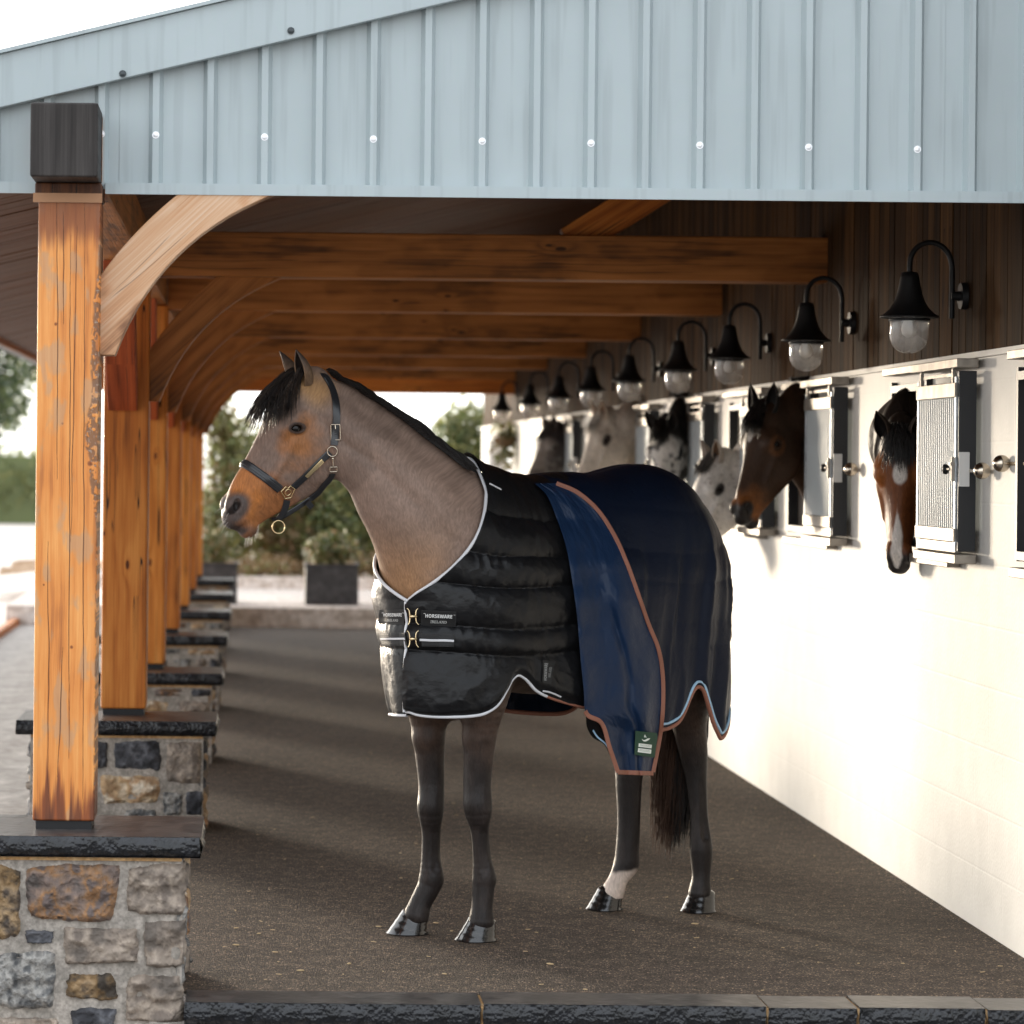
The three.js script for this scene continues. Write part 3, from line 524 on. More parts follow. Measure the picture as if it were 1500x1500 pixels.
const winLabels = ['stable window cut by the right edge of the photo', 'nearest stable window shutter, ribbed panel with white latch plate beside the blazed bay horse', 'second stable window shutter, beside the dark bay horse', 'third stable window shutter, behind the dark bay horse and the white pony', 'fourth stable window shutter, right of the spotted grey horse', 'fifth stable window shutter, between the spotted grey and the cream horse', 'sixth stable window shutter, behind the cream horse', 'seventh stable window shutter, by the dappled grey horse far along', 'eighth and farthest stable window shutter, beside the passage'];
let win0;
WIN.forEach((w, i) => {
  let g;
  if (!win0) {
    g = win0 = thing('sliding_shutter', winLabels[i], 'shutter', undefined, 'sliding shutters along the stable wall');
    const add = (n, k, m) => part(n, winG[k], m, g);
    add('ribbed_panel', 'panel', M.poly); add('rail', 'rail_t', M.steel); add('rail', 'rail_b', M.steel); add('rail', 'foot', M.steel); add('stile', 'stile_n', M.galv); add('stile', 'stile_f', M.galv);
    add('black_edge', 'edge', M.blackPaint); add('hanger', 'hanger', M.steel); add('track', 'track_t', M.steel); add('track', 'track_t2', M.steel); add('track', 'track_b', M.steel); add('track', 'track_b2', M.steel);
    add('opening_frame', 'jamb', M.blackPaint); add('latch_plate', 'plate', M.white); add('latch', 'latch', M.steel); add('knob', 'knob', M.blackIron); add('door_stop_stem', 'stem', M.nickel); add('door_stop_ball', 'ball', M.nickel);
  } else { g = win0.clone(); g.name = numbered('sliding_shutter'); scene.add(g); tag(g, winLabels[i], 'shutter', 'sliding shutters along the stable wall'); }
  g.position.set(WX, 0, -w.d);
});
{
  const q = P(1467, 679, 11.2), g = thing('door_stop', 'steel ball door stop at the right edge, pointing away from the nearest shutter', 'door stop', V(q.x, q.y, q.z));
  part('ball', new THREE.SphereGeometry(0.031, 24, 16), M.nickel, g); part('stem', new THREE.CylinderGeometry(0.008, 0.008, 0.2, 10).rotateX(Math.PI / 2).translate(0.03, 0, 0.12), M.nickel, g);
}
// ------------------------------------------------------------------ planting beyond the walk and beyond the yard
const leafMats = [[0.09, 0.14, 0.035], [0.19, 0.23, 0.07], [0.33, 0.33, 0.12], [0.04, 0.075, 0.03], [0.28, 0.19, 0.08], [0.42, 0.27, 0.13]].map((c) => phys({ color: lin(...c), roughness: 0.6, transmission: 0.55, thickness: 0, side: THREE.DoubleSide }));
const leafGeo = (() => { const g = new THREE.BufferGeometry(); g.setAttribute('position', new THREE.Float32BufferAttribute([0, -0.5, 0, 0.26, -0.1, 0.05, 0, 0.0, 0, -0.26, -0.1, 0.05, 0.2, 0.25, 0.03, 0, 0.5, -0.04, -0.2, 0.25, 0.03], 3)); g.setIndex([0, 1, 2, 0, 2, 3, 1, 4, 2, 4, 5, 2, 5, 6, 2, 6, 3, 2]); g.computeVertexNormals(); return g; })();
function foliage(name, parent, blobs, n, size, mats, seed) {
  const R = rng(seed), per = mats.map((m) => [m, []]), q = new THREE.Quaternion(), e = new THREE.Euler(), tot = blobs.reduce((s, b) => s + b[3] * b[4] * b[5], 0);
  for (const [x, y, z, rx, ry, rz] of blobs) {
    const k = Math.round(n * rx * ry * rz / tot);
    for (let i = 0; i < k; i++) {
      const a = R() * 6.283, c = R() * 2 - 1, s = Math.sqrt(1 - c * c), r = Math.pow(R(), 0.45) * (0.72 + 0.5 * fbm3(x + Math.cos(a) * s * 2.2, y + c * 2.2, z + Math.sin(a) * s * 2.2, 3));
      q.setFromEuler(e.set(R() * 6, R() * 6, R() * 6)); const sc = size * (0.6 + 0.8 * R());
      per[Math.floor(Math.pow(R(), 1.1) * mats.length)][1].push(new THREE.Matrix4().compose(V(x + Math.cos(a) * s * r * rx, y + c * r * ry, z + Math.sin(a) * s * r * rz), q, V(sc, sc, sc)));
    }
  }
  for (const [m, list] of per) { if (!list.length) continue; const im = new THREE.InstancedMesh(leafGeo, leafMats[m], list.length); im.name = name; list.forEach((x, i) => im.setMatrixAt(i, x)); im.castShadow = im.receiveShadow = true; parent.add(im); stuff(im); }
}
function stems(parent, list, r, name = 'stem') { part(name, merged(list.map(([a, b]) => new THREE.CylinderGeometry(r * 0.55, r, a.distanceTo(b), 7).applyQuaternion(new THREE.Quaternion().setFromUnitVectors(V(0, 1, 0), b.clone().sub(a).normalize())).translate((a.x + b.x) / 2, (a.y + b.y) / 2, (a.z + b.z) / 2))), M.bark, parent); }
M.bark = std({ color: lin(0.09, 0.065, 0.045), roughness: 0.95 });
function shrub(label, x, z, y, blobs, n, size, mats, seed, category = 'shrub', group) {
  const g = thing('shrub', label, category, V(x, y, z), group);
  const R = rng(seed); stems(g, blobs.map((b) => [V((R() - 0.5) * 0.2, -0.05, (R() - 0.5) * 0.2), V(b[0], b[1], b[2])]), 0.022);
  foliage('leaves', g, blobs, n, size, mats, seed); return g;
}
const pl = (u, v, d) => P(u, v, d);
{
  // behind the horse's nose and under its neck
  let q = pl(335, 700, 37.9); shrub('tall loose evergreen shrub just right of the farthest posts', q.x, q.z, 0.3, [[0, 0.7, 0, 0.42, 0.6, 0.4], [0.05, 1.5, 0, 0.38, 0.5, 0.36], [-0.2, 2.0, 0.1, 0.3, 0.35, 0.3]], 5200, 0.09, [1, 2, 2, 4], 801);
  q = pl(430, 790, 38.4); shrub('broad bush with coppery lower leaves behind the horse halter', q.x, q.z, 0.3, [[0, 0.45, 0, 0.55, 0.42, 0.4], [-0.25, 0.85, 0, 0.35, 0.35, 0.3], [0.25, 0.95, 0, 0.35, 0.4, 0.3]], 6400, 0.09, [2, 4, 2, 5, 1], 802);
  q = pl(510, 760, 38.2); shrub('dark rounded evergreen bush under the horse neck behind the black planter', q.x, q.z, 0.3, [[0, 0.6, 0, 0.5, 0.5, 0.45], [0.15, 1.1, 0, 0.42, 0.42, 0.36], [-0.1, 0.3, 0.1, 0.5, 0.3, 0.4]], 7000, 0.09, [1, 2, 2, 0], 803);
  q = pl(670, 640, 38.6); shrub('pale-leaved climber clump behind the mane at the end of the wall', q.x, q.z, 0.3, [[0, 0.9, 0, 0.6, 0.8, 0.4], [0.1, 1.75, 0, 0.45, 0.45, 0.36]], 6400, 0.09, [2, 1, 2, 0], 804);
  q = pl(385, 720, 39.5); shrub('yellow-green airy shrub in the gap left of the horse muzzle', q.x, q.z, 0.3, [[0, 0.7, 0, 0.6, 0.7, 0.4], [0.3, 1.5, 0, 0.6, 0.6, 0.4]], 4200, 0.09, [2, 2, 1, 4], 807);
  q = pl(400, 830, 37.6); const fl = thing('low_plants', 'low copper and pink bedding plants along the terrace edge', 'bedding plants', V(q.x, 0.3, q.z)); foliage('leaves', fl, [[0, 0.1, 0, 1.1, 0.22, 0.22], [1.2, 0.12, 0, 0.7, 0.25, 0.22]], 2600, 0.07, [4, 5, 5, 2], 806);
}
for (const [u, w, label] of [[486, 0.56, 'black square planter on the terrace under the horse chin'], [324 - 20, 0.62, 'black planter half hidden behind the farthest stone pier']]) {
  const d = 33.1, q = P(u, 887, d), g = thing('planter', label, 'planter', V(q.x, 0.2, -d - w / 2), 'black planters at the end of the walk');
  const h = 0.42; part('trough', box(w, h, w, 0, h / 2, 0, 0.012), M.planter, g); part('rim', merged([box(w + 0.02, 0.03, 0.04, 0, h, w / 2 - 0.01), box(w + 0.02, 0.03, 0.04, 0, h, -w / 2 + 0.01), box(0.04, 0.03, w, w / 2 - 0.01, h, 0), box(0.04, 0.03, w, -w / 2 + 0.01, h, 0)]), M.planter, g);
  part('compost', box(w - 0.06, 0.02, w - 0.06, 0, h + 0.002, 0), M.soil, g);
  foliage('plant', g, [[0, h + 0.16, 0, w * 0.55, 0.22, w * 0.5]], 900, 0.07, [0, 1, 2, 5], 820 + u);
}
// clipped hedge and trees across the yard, seen past the nearest post
{
  const z = -84, g = thing('hedge', 'clipped green hedge across the pale yard left of the nearest post', 'hedge', V(-9.5, 0, z));
  part('core', box(9, 1.8, 1.2, 0, 0.9, 0), leafMats[1], g); foliage('leaves', g, [-4, -3, -2, -1, 0, 1, 2, 3, 4].map((x) => [x, 1.02, 0.1, 0.85, 1.15, 0.85]), 15000, 0.16, [1, 2, 1, 2], 830);
}
function tree(label, x, z, h, crowns, n, size, mats, seed) {
  const g = thing('tree', label, 'tree', V(x, 0, z)), R = rng(seed);
  const trunk = tube([V(0, -0.1, 0), V(0.1, h * 0.3, 0), V(-0.05, h * 0.55, 0.1), V(0.1, h * 0.8, 0)], h * 0.022, 12, 8); part('trunk', trunk, M.bark, g);
  stems(g, crowns.map((c) => [V(0, h * (0.3 + 0.3 * R()), 0), V(c[0], c[1], c[2])]), h * 0.01, 'limb');
  foliage('crown', g, crowns, n, size, mats, seed); return g;
}
tree('big loose grey-green tree beyond the hedge at the left edge', -9.2, -98, 8, [[-1.6, 4.6, 0, 1.7, 1.3, 1.5], [0.8, 3.4, 0, 1.5, 1.1, 1.4], [1.0, 6.1, 0, 1.5, 1.2, 1.4], [-0.5, 2.6, 0.5, 1.3, 1, 1.2], [2.6, 4.7, 0, 1.1, 1.1, 1.1]], 7000, 0.22, [1, 2, 3], 841);
tree('darker tree behind the hedge beside the nearest post', -7.6, -92, 7, [[0, 3.4, 0, 1.3, 1.2, 1.2], [0.6, 5.2, 0, 1.1, 1.3, 1.1], [-1.0, 5.4, 0, 0.9, 0.8, 0.9]], 4200, 0.2, [0, 3, 1], 842);
tree('pale bare-topped tree far beyond the end of the walk', 1.6, -62, 7.5, [[0, 4.2, 0, 1.3, 0.9, 1.2], [1.3, 5.2, 0, 1.0, 0.7, 0.9], [-1.2, 5.4, 0, 0.9, 0.8, 0.9]], 2200, 0.14, [2, 1, 2], 843);
{
  const q = P(727, 640, 32.0), g = thing('hanging_basket', 'leafy hanging basket in the passage at the end of the white wall', 'hanging basket', V(2.6, q.y, q.z));
  part('basket', new THREE.SphereGeometry(0.12, 14, 8, 0, 6.283, Math.PI / 2, Math.PI / 2), M.soil, g); part('chain', tube([V(0, 0, 0), V(0, 0.3, 0)], 0.004, 4, 5), M.blackIron, g); foliage('leaves', g, [[0, 0.05, 0, 0.17, 0.16, 0.17], [0, -0.15, 0, 0.15, 0.2, 0.15]], 500, 0.06, [1, 4, 2], 850);
}
// ------------------------------------------------------------------ meshing of smooth fields (surface nets on a sparse grid)
function smin(a, b, k) { const h = Math.max(k - Math.abs(a - b), 0) / k; return Math.min(a, b) - h * h * k * 0.25; }
const smax = (a, b, k) => -smin(-a, -b, k);
function meshField(f, lo, hi, h, keep) {
  const B = 8, n = [0, 1, 2].map((k) => Math.ceil((hi[k] - lo[k]) / h / B) * B + 1), [nx, ny, nz] = n, val = new Float32Array(nx * ny * nz).fill(NaN), at = (i, j, k) => (k * ny + j) * nx + i;
  const reach = B * h * 0.9 + 0.012;
  for (let K = 0; K < nz - 1; K += B) for (let J = 0; J < ny - 1; J += B) for (let I = 0; I < nx - 1; I += B) {
    const c = f(lo[0] + (I + B / 2) * h, lo[1] + (J + B / 2) * h, lo[2] + (K + B / 2) * h);
    const skip = Math.abs(c) > reach;
    for (let k = K; k <= K + B; k++) for (let j = J; j <= J + B; j++) for (let i = I; i <= I + B; i++) { const o = at(i, j, k); if (skip) { if (Number.isNaN(val[o])) val[o] = c; } else if (Number.isNaN(val[o]) || Math.abs(val[o]) > reach) val[o] = f(lo[0] + i * h, lo[1] + j * h, lo[2] + k * h); }
  }
  const vid = new Int32Array(nx * ny * nz).fill(-1), pos = [], idx = [];
  const E = [[0, 1], [2, 3], [4, 5], [6, 7], [0, 2], [1, 3], [4, 6], [5, 7], [0, 4], [1, 5], [2, 6], [3, 7]];
  for (let k = 0; k < nz - 1; k++) for (let j = 0; j < ny - 1; j++) for (let i = 0; i < nx - 1; i++) {
    const v = []; let m = 0;
    for (let c = 0; c < 8; c++) { v[c] = val[at(i + (c & 1), j + ((c >> 1) & 1), k + (c >> 2))]; if (v[c] < 0) m |= 1 << c; }
    if (m === 0 || m === 255) continue;
    let x = 0, y = 0, z = 0, q = 0;
    for (const [a, b] of E) if ((v[a] < 0) !== (v[b] < 0)) { const t = v[a] / (v[a] - v[b]); x += lerp(a & 1, b & 1, t); y += lerp((a >> 1) & 1, (b >> 1) & 1, t); z += lerp(a >> 2, b >> 2, t); q++; }
    vid[at(i, j, k)] = pos.length / 3; pos.push(lo[0] + (i + x / q) * h, lo[1] + (j + y / q) * h, lo[2] + (k + z / q) * h);
  }
  const quad = (a, b, c, d, flip) => {
    if (a < 0 || b < 0 || c < 0 || d < 0) return;
    if (keep) { const g = (o) => (pos[a * 3 + o] + pos[b * 3 + o] + pos[c * 3 + o] + pos[d * 3 + o]) / 4; if (!keep(g(0), g(1), g(2))) return; }
    if (flip) idx.push(a, c, b, b, c, d); else idx.push(a, b, c, b, d, c);
  };
  for (let k = 1; k < nz - 1; k++) for (let j = 1; j < ny - 1; j++) for (let i = 1; i < nx - 1; i++) {
    const o = val[at(i, j, k)] < 0;
    if (o !== (val[at(i + 1, j, k)] < 0)) quad(vid[at(i, j - 1, k - 1)], vid[at(i, j, k - 1)], vid[at(i, j - 1, k)], vid[at(i, j, k)], !o);
    if (o !== (val[at(i, j + 1, k)] < 0)) quad(vid[at(i - 1, j, k - 1)], vid[at(i, j, k - 1)], vid[at(i - 1, j, k)], vid[at(i, j, k)], o);
    if (o !== (val[at(i, j, k + 1)] < 0)) quad(vid[at(i - 1, j - 1, k)], vid[at(i, j - 1, k)], vid[at(i - 1, j, k)], vid[at(i, j, k)], !o);
  }
  const used = new Int32Array(pos.length / 3).fill(-1), P2 = [], I2 = idx.map((a) => { if (used[a] < 0) { used[a] = P2.length / 3; P2.push(pos[a * 3], pos[a * 3 + 1], pos[a * 3 + 2]); } return used[a]; });
  const g = new THREE.BufferGeometry(); g.setAttribute('position', new THREE.Float32BufferAttribute(P2, 3)); g.setIndex(I2);
  const N = new Float32Array(P2.length), e = h * 0.6;
  for (let i = 0; i < P2.length; i += 3) {
    const [x, y, z] = [P2[i], P2[i + 1], P2[i + 2]], a = f(x + e, y, z) - f(x - e, y, z), b = f(x, y + e, z) - f(x, y - e, z), c = f(x, y, z + e) - f(x, y, z - e), l = Math.hypot(a, b, c) || 1;
    N[i] = a / l; N[i + 1] = b / l; N[i + 2] = c / l;
  }
  g.setAttribute('normal', new THREE.BufferAttribute(N, 3));
  return g;
}
function paint(g, col, uvScale = 1) {
  const p = g.attributes.position, c = new Float32Array(p.count * 3), uv = new Float32Array(p.count * 2);
  for (let i = 0; i < p.count; i++) { const x = p.getX(i), y = p.getY(i), z = p.getZ(i); c.set(col(x, y, z), i * 3); uv[i * 2] = (x + z * 0.6) * uvScale; uv[i * 2 + 1] = (y + z * 0.25) * uvScale; }
  g.setAttribute('color', new THREE.BufferAttribute(c, 3)); g.setAttribute('uv', new THREE.BufferAttribute(uv, 2)); return g;
}
function ell(x, y, z, cx, cy, cz, rx, ry, rz) { const a = (x - cx) / rx, b = (y - cy) / ry, c = (z - cz) / rz, k0 = Math.sqrt(a * a + b * b + c * c), k1 = Math.sqrt((a / rx) ** 2 + (b / ry) ** 2 + (c / rz) ** 2); return k1 < 1e-6 ? -Math.min(rx, ry, rz) : k0 * (k0 - 1) / k1; }
function capsule(x, y, z, A, B, ra, rb) {
  const dx = B[0] - A[0], dy = B[1] - A[1], dz = B[2] - A[2], t = clamp(((x - A[0]) * dx + (y - A[1]) * dy + (z - A[2]) * dz) / (dx * dx + dy * dy + dz * dz), 0, 1);
  return Math.hypot(x - A[0] - dx * t, y - A[1] - dy * t, z - A[2] - dz * t) - lerp(ra, rb, t);
}
function curve(tab) { // smooth interpolation through [x, y] pairs
  return (x) => {
    const n = tab.length; if (x <= tab[0][0]) return tab[0][1]; if (x >= tab[n - 1][0]) return tab[n - 1][1];
    let i = 0; while (tab[i + 1][0] < x) i++;
    const m = (k) => (k <= 0 || k >= n - 1 ? (tab[Math.min(k + 1, n - 1)][1] - tab[Math.max(k - 1, 0)][1]) / (tab[Math.min(k + 1, n - 1)][0] - tab[Math.max(k - 1, 0)][0]) : (tab[k + 1][1] - tab[k - 1][1]) / (tab[k + 1][0] - tab[k - 1][0]));
    const h = tab[i + 1][0] - tab[i][0], t = (x - tab[i][0]) / h, a = 1 - t;
    return a * a * (1 + 2 * t) * tab[i][1] + t * a * a * h * m(i) + t * t * (3 - 2 * t) * tab[i + 1][1] - t * t * a * h * m(i + 1);
  };
}
// ------------------------------------------------------------------ horse head in its own frame: al from poll to muzzle, n towards the forehead, w to the left
const hTop = curve([[-0.21, 0.0], [-0.17, 0.06], [-0.12, 0.094], [-0.06, 0.100], [0.0, 0.090], [0.06, 0.074], [0.12, 0.060], [0.21, 0.042], [0.28, 0.032], [0.335, 0.016], [0.375, 0.0], [0.405, -0.02], [0.425, -0.045]]);
const hBot = curve([[-0.21, -0.04], [-0.17, -0.075], [-0.12, -0.125], [-0.07, -0.185], [-0.02, -0.222], [0.04, -0.236], [0.095, -0.229], [0.15, -0.208], [0.21, -0.184], [0.26, -0.163], [0.31, -0.146], [0.35, -0.138], [0.385, -0.135], [0.41, -0.105], [0.425, -0.06]]);
const hWid = curve([[-0.21, 0.02], [-0.17, 0.062], [-0.12, 0.085], [-0.06, 0.094], [0.0, 0.098], [0.05, 0.094], [0.10, 0.080], [0.16, 0.066], [0.22, 0.058], [0.28, 0.050], [0.33, 0.049], [0.37, 0.045], [0.40, 0.034], [0.425, 0.012]]);
function headField(al, n, w) {
  if (al > 0.25) al = 0.25 + (al - 0.25) * 1.16;
  const wa = Math.abs(w);
  const t = hTop(al), b = hBot(al), W = hWid(al), nc = (t + b) / 2, hh = (t - b) / 2, q = (n - nc) / hh;
  const taper = al > 0.06 ? 1 - 0.30 * smoothstep(al, 0.06, 0.2) * smoothstep(-q, -0.1, 0.9) : 1, nose = 1 - 0.22 * smoothstep(q, 0.3, 1.0) * smoothstep(al, 0.02, 0.14);
  const ww = W * taper * nose, e = 2.3, k = Math.pow(Math.pow(Math.abs(q), e) + Math.pow(wa / ww, e), 1 / e);
  let d = (k - 1) * Math.min(hh, ww) * 0.9;
  const over = Math.max(-0.2 - al, al - 0.42); if (over > 0) d = Math.max(d, over);
  d = smin(d, ell(al, n, wa, -0.005, 0.026, 0.078, 0.052, 0.036, 0.028), 0.03);       // brow and socket
  d = smin(d, ell(al, n, wa, 0.0, -0.125, 0.055, 0.105, 0.095, 0.034), 0.03);          // jowl
  d = smin(d, capsule(al, n, wa, [0.045, -0.03, 0.083], [0.175, -0.055, 0.062], 0.011, 0.006), 0.026);   // facial crest
  d = smin(d, ell(al, n, wa, -0.16, 0.03, 0.0, 0.085, 0.068, 0.062), 0.04);            // poll
  d = smin(d, ell(al, n, wa, 0.345, -0.016, 0.032, 0.044, 0.03, 0.020), 0.024);       // nostril rim
  d = smin(d, ell(al, n, wa, 0.385, -0.118, 0.0, 0.036, 0.026, 0.034), 0.022);         // chin
  d = smin(d, ell(al, n, wa, 0.398, -0.052, 0.0, 0.034, 0.034, 0.042), 0.02);          // upper lip
  d = smax(d, -ell(al, n, wa, -0.052, 0.066, 0.108, 0.034, 0.022, 0.022), 0.022);      // hollow above the eye
  d = smax(d, -ell(al, n, wa, 0.2, -0.008, 0.088, 0.09, 0.02, 0.026), 0.03);           // hollow in front of the crest
  const c = Math.cos(0.5), s = Math.sin(0.5), na = al - 0.350, nn = n + 0.020; 
  d = smax(d, -ell(na * c - nn * s, na * s + nn * c, wa, 0, 0, 0.066, 0.031, 0.0165, 0.030), 0.007);   // nostril
  d = smax(d, -capsule(al, n, wa, [0.300, -0.098, 0.058], [0.370, -0.094, 0.054], 0.0045, 0.006), 0.008); // mouth
  d = smax(d, -capsule(al, n, wa, [0.370, -0.094, 0.054], [0.425, -0.083, 0.022], 0.006, 0.007), 0.008);
  d = smax(d, -ell(0.66 * al + 0.75 * n, -0.75 * al + 0.66 * n, wa, 0.0, 0.0, 0.1, 0.025, 0.0135, 0.014), 0.006);           // eye opening
  const lid = Math.hypot(Math.hypot((0.66 * al + 0.75 * n) / 1.75, -0.75 * al + 0.66 * n) - 0.0165, (wa - 0.098) * 0.8); d = smin(d, lid - (n > 0.75 / 0.66 * al ? 0.0056 : 0.0042), 0.008);
  return d;
}
function headFrame(origin, yaw, e2, roll = 0) { // yaw: turn from -x towards the camera; e2: [forward, down] of the poll-to-muzzle axis
  const Fh = V(-Math.cos(yaw), 0, Math.sin(yaw)), L = V(Math.sin(yaw), 0, Math.cos(yaw)), m = Math.hypot(...e2), e = Fh.clone().multiplyScalar(e2[0] / m).add(V(0, -e2[1] / m, 0)), n = Fh.clone().multiplyScalar(e2[1] / m).add(V(0, e2[0] / m, 0));
  if (roll) { const q = new THREE.Quaternion().setFromAxisAngle(e, roll); n.applyQuaternion(q); L.applyQuaternion(q); }
  return { o: origin, e, n, w: L };
}
const toHead = (H, x, y, z) => { const a = x - H.o.x, b = y - H.o.y, c = z - H.o.z; return [a * H.e.x + b * H.e.y + c * H.e.z, a * H.n.x + b * H.n.y + c * H.n.z, a * H.w.x + b * H.w.y + c * H.w.z]; };
const fromHead = (H, al, n, w) => H.o.clone().addScaledVector(H.e, al).addScaledVector(H.n, n).addScaledVector(H.w, w);
// neck: stations {c, up, lat, hh, hw}; elliptical segments
function neckField(S, detail = 0, fwd = null) {
  return (x, y, z) => {
    let d = 9;
    for (let i = 0; i < S.length - 1; i++) {
      const A = S[i], B = S[i + 1], dx = B.c.x - A.c.x, dy = B.c.y - A.c.y, dz = B.c.z - A.c.z, t = clamp(((x - A.c.x) * dx + (y - A.c.y) * dy + (z - A.c.z) * dz) / (dx * dx + dy * dy + dz * dz), 0, 1);
      const px = x - A.c.x - dx * t, py = y - A.c.y - dy * t, pz = z - A.c.z - dz * t, lx = lerp(A.lat.x, B.lat.x, t), ly = lerp(A.lat.y, B.lat.y, t), lz = lerp(A.lat.z, B.lat.z, t);
      const l = px * lx + py * ly + pz * lz, ox = px - lx * l, oy = py - ly * l, oz = pz - lz * l, n = Math.hypot(ox, oy, oz), sgn = ox * A.up.x + oy * A.up.y + oz * A.up.z;
      const hh = lerp(A.hh, B.hh, t), hw = lerp(A.hw, B.hw, t) * (1 - 0.35 * smoothstep(sgn / hh, 0.1, 1)), k = Math.hypot(n / hh, l / hw), k1 = Math.hypot(n / hh / hh, l / hw / hw) || 1e-6;
      const nn = sgn / hh, side = smoothstep(Math.abs(l) / hw, 0.25, 0.7), ii = i + t;
      const relief = detail * side * (0.008 * Math.exp(-(((nn + 0.52 - 0.05 * ii) / 0.10) ** 2)) - 0.007 * Math.exp(-(((nn + 0.05) / 0.22) ** 2)) + 0.006 * Math.exp(-(((nn - 0.42) / 0.14) ** 2)));
      d = smin(d, (k < 0.05 ? -Math.min(hh, hw) : k * (k - 1) / k1) * 0.95 + relief, 0.02);
    }
    const A = S[0], B = S[1], cx = A.c.x - B.c.x, cy = A.c.y - B.c.y, cz = A.c.z - B.c.z, m = Math.hypot(cx, cy, cz);
    d = smax(d, ((x - A.c.x) * cx + (y - A.c.y) * cy + (z - A.c.z) * cz) / m - 0.02, 0.05);
    if (fwd) d = smax(d, (x - B.c.x) * fwd.x + (y - B.c.y) * fwd.y + (z - B.c.z) * fwd.z - 0.05, 0.04);
    return d;
  };
}
// an ear: cupped leaf, open towards dir `face`
function earGeo(base, tip, face, width, col, inner) {
  const ax = tip.clone().sub(base), L = ax.length(); ax.normalize(); const f = face.clone().addScaledVector(ax, -face.dot(ax)).normalize(), s = ax.clone().cross(f);
  const prof = curve([[0, 0.36], [0.15, 0.45], [0.35, 0.5], [0.6, 0.41], [0.82, 0.22], [1, 0.01]]), open = curve([[0, 2.6], [0.2, 2.3], [0.5, 2.05], [1, 1.9]]);
  const shell = (inset) => gridGeo(22, 16, (a, b) => {
    const r = Math.max(prof(b) * width - inset, 0.0006), th = (a * 2 - 1) * open(b), bend = 0.012 * b * b;
    return base.clone().addScaledVector(ax, b * L - (b > 0.95 ? inset : 0)).addScaledVector(f, -Math.cos(th) * r * 0.85 + bend + 0.1 * width).addScaledVector(s, Math.sin(th) * r);
  });
  const o = shell(0), i = shell(0.0045); i.index.array.reverse(); i.computeVertexNormals();
  const rim = []; for (const side of [0, 22]) { const pts = []; for (let j = 0; j <= 16; j++) { const a = j * 23 + side; pts.push(V(o.attributes.position.getX(a), o.attributes.position.getY(a), o.attributes.position.getZ(a)).add(V(i.attributes.position.getX(a), i.attributes.position.getY(a), i.attributes.position.getZ(a))).multiplyScalar(0.5)); } rim.push(tube(pts, 0.0028, 24, 5)); }
  return mergeGeometries([paint(o, col), paint(i, inner), ...rim.map((r) => paint(r, (x, y, z) => { const c = col(x, y, z); return [c[0] * 1.35 + 0.02, c[1] * 1.35 + 0.015, c[2] * 1.3 + 0.01]; }))].map((g) => { const q = g.index ? g : g; return q; }));
}
// hair: tapering three-sided strands
function hairGeo(strands) {
  const pos = [], nor = [], idx = [];
  for (const { pts, r, r1 } of strands) {
    const n = pts.length, start = pos.length / 3;
    for (let i = 0; i < n; i++) {
      const t = pts[Math.min(i + 1, n - 1)].clone().sub(pts[Math.max(i - 1, 0)]).normalize(), a = Math.abs(t.y) < 0.9 ? V(0, 1, 0) : V(1, 0, 0), u = t.clone().cross(a).normalize(), v = t.clone().cross(u), rr = lerp(r, r1 ?? r * 0.25, Math.pow(i / (n - 1), 1.4));
      for (let k = 0; k < 3; k++) { const th = k * 2.094, d = u.clone().multiplyScalar(Math.cos(th)).addScaledVector(v, Math.sin(th)); pos.push(pts[i].x + d.x * rr, pts[i].y + d.y * rr, pts[i].z + d.z * rr); nor.push(d.x, d.y, d.z); }
    }
    for (let i = 0; i < n - 1; i++) for (let k = 0; k < 3; k++) { const a = start + i * 3 + k, b = start + i * 3 + (k + 1) % 3; idx.push(a, b, a + 3, b, b + 3, a + 3); }
  }
  const g = new THREE.BufferGeometry(); g.setAttribute('position', new THREE.Float32BufferAttribute(pos, 3)); g.setAttribute('normal', new THREE.Float32BufferAttribute(nor, 3)); g.setAttribute('uv', new THREE.Float32BufferAttribute(new Float32Array(pos.length / 3 * 2), 2)); g.setIndex(idx); return g;
}
function grad(f, p, e = 0.004) { return V(f(p.x + e, p.y, p.z) - f(p.x - e, p.y, p.z), f(p.x, p.y + e, p.z) - f(p.x, p.y - e, p.z), f(p.x, p.y, p.z + e) - f(p.x, p.y, p.z - e)).normalize(); }
function settle(f, p, off) { for (let i = 0; i < 3; i++) { const d = f(p.x, p.y, p.z) - off; if (d < 0 || d < 0.03) p.addScaledVector(grad(f, p), -d); } return p; }
function comb(f, root, dirFn, len, n, off) { const pts = [], p = root.clone(); for (let i = 0; i <= n; i++) { const q = p.clone(); const d = f(q.x, q.y, q.z) - off(i / n); if (d < 0) q.addScaledVector(grad(f, q), -d); pts.push(q); p.copy(q).addScaledVector(dirFn(i / n, q), len / n); } return pts; }
const furBump = (() => { const W = 256, t = dataTex(W, W, (i, j) => fbm2(i / W * 40 + 3 * vn2(i / W * 6, j / W * 6, 6, 6, 3), j / W * 12, 3, 40, 12, 5)); t.repeat.set(6, 6); return t; })();
const furMap = dataTex(512, 512, (i, j) => { const n0 = fbm2(i / 512 * 90 + 5 * vn2(i / 512 * 8, j / 512 * 8, 8, 8, 13), j / 512 * 26, 3, 90, 26, 15), m = fbm2(i / 512 * 8, j / 512 * 8, 4, 8, 8, 16); const n = n0, t = 0.80 + 0.20 * (n - 0.5) + 0.14 * (m - 0.5); return [t, t, t]; }, true); furMap.repeat.set(3.2, 3.2);
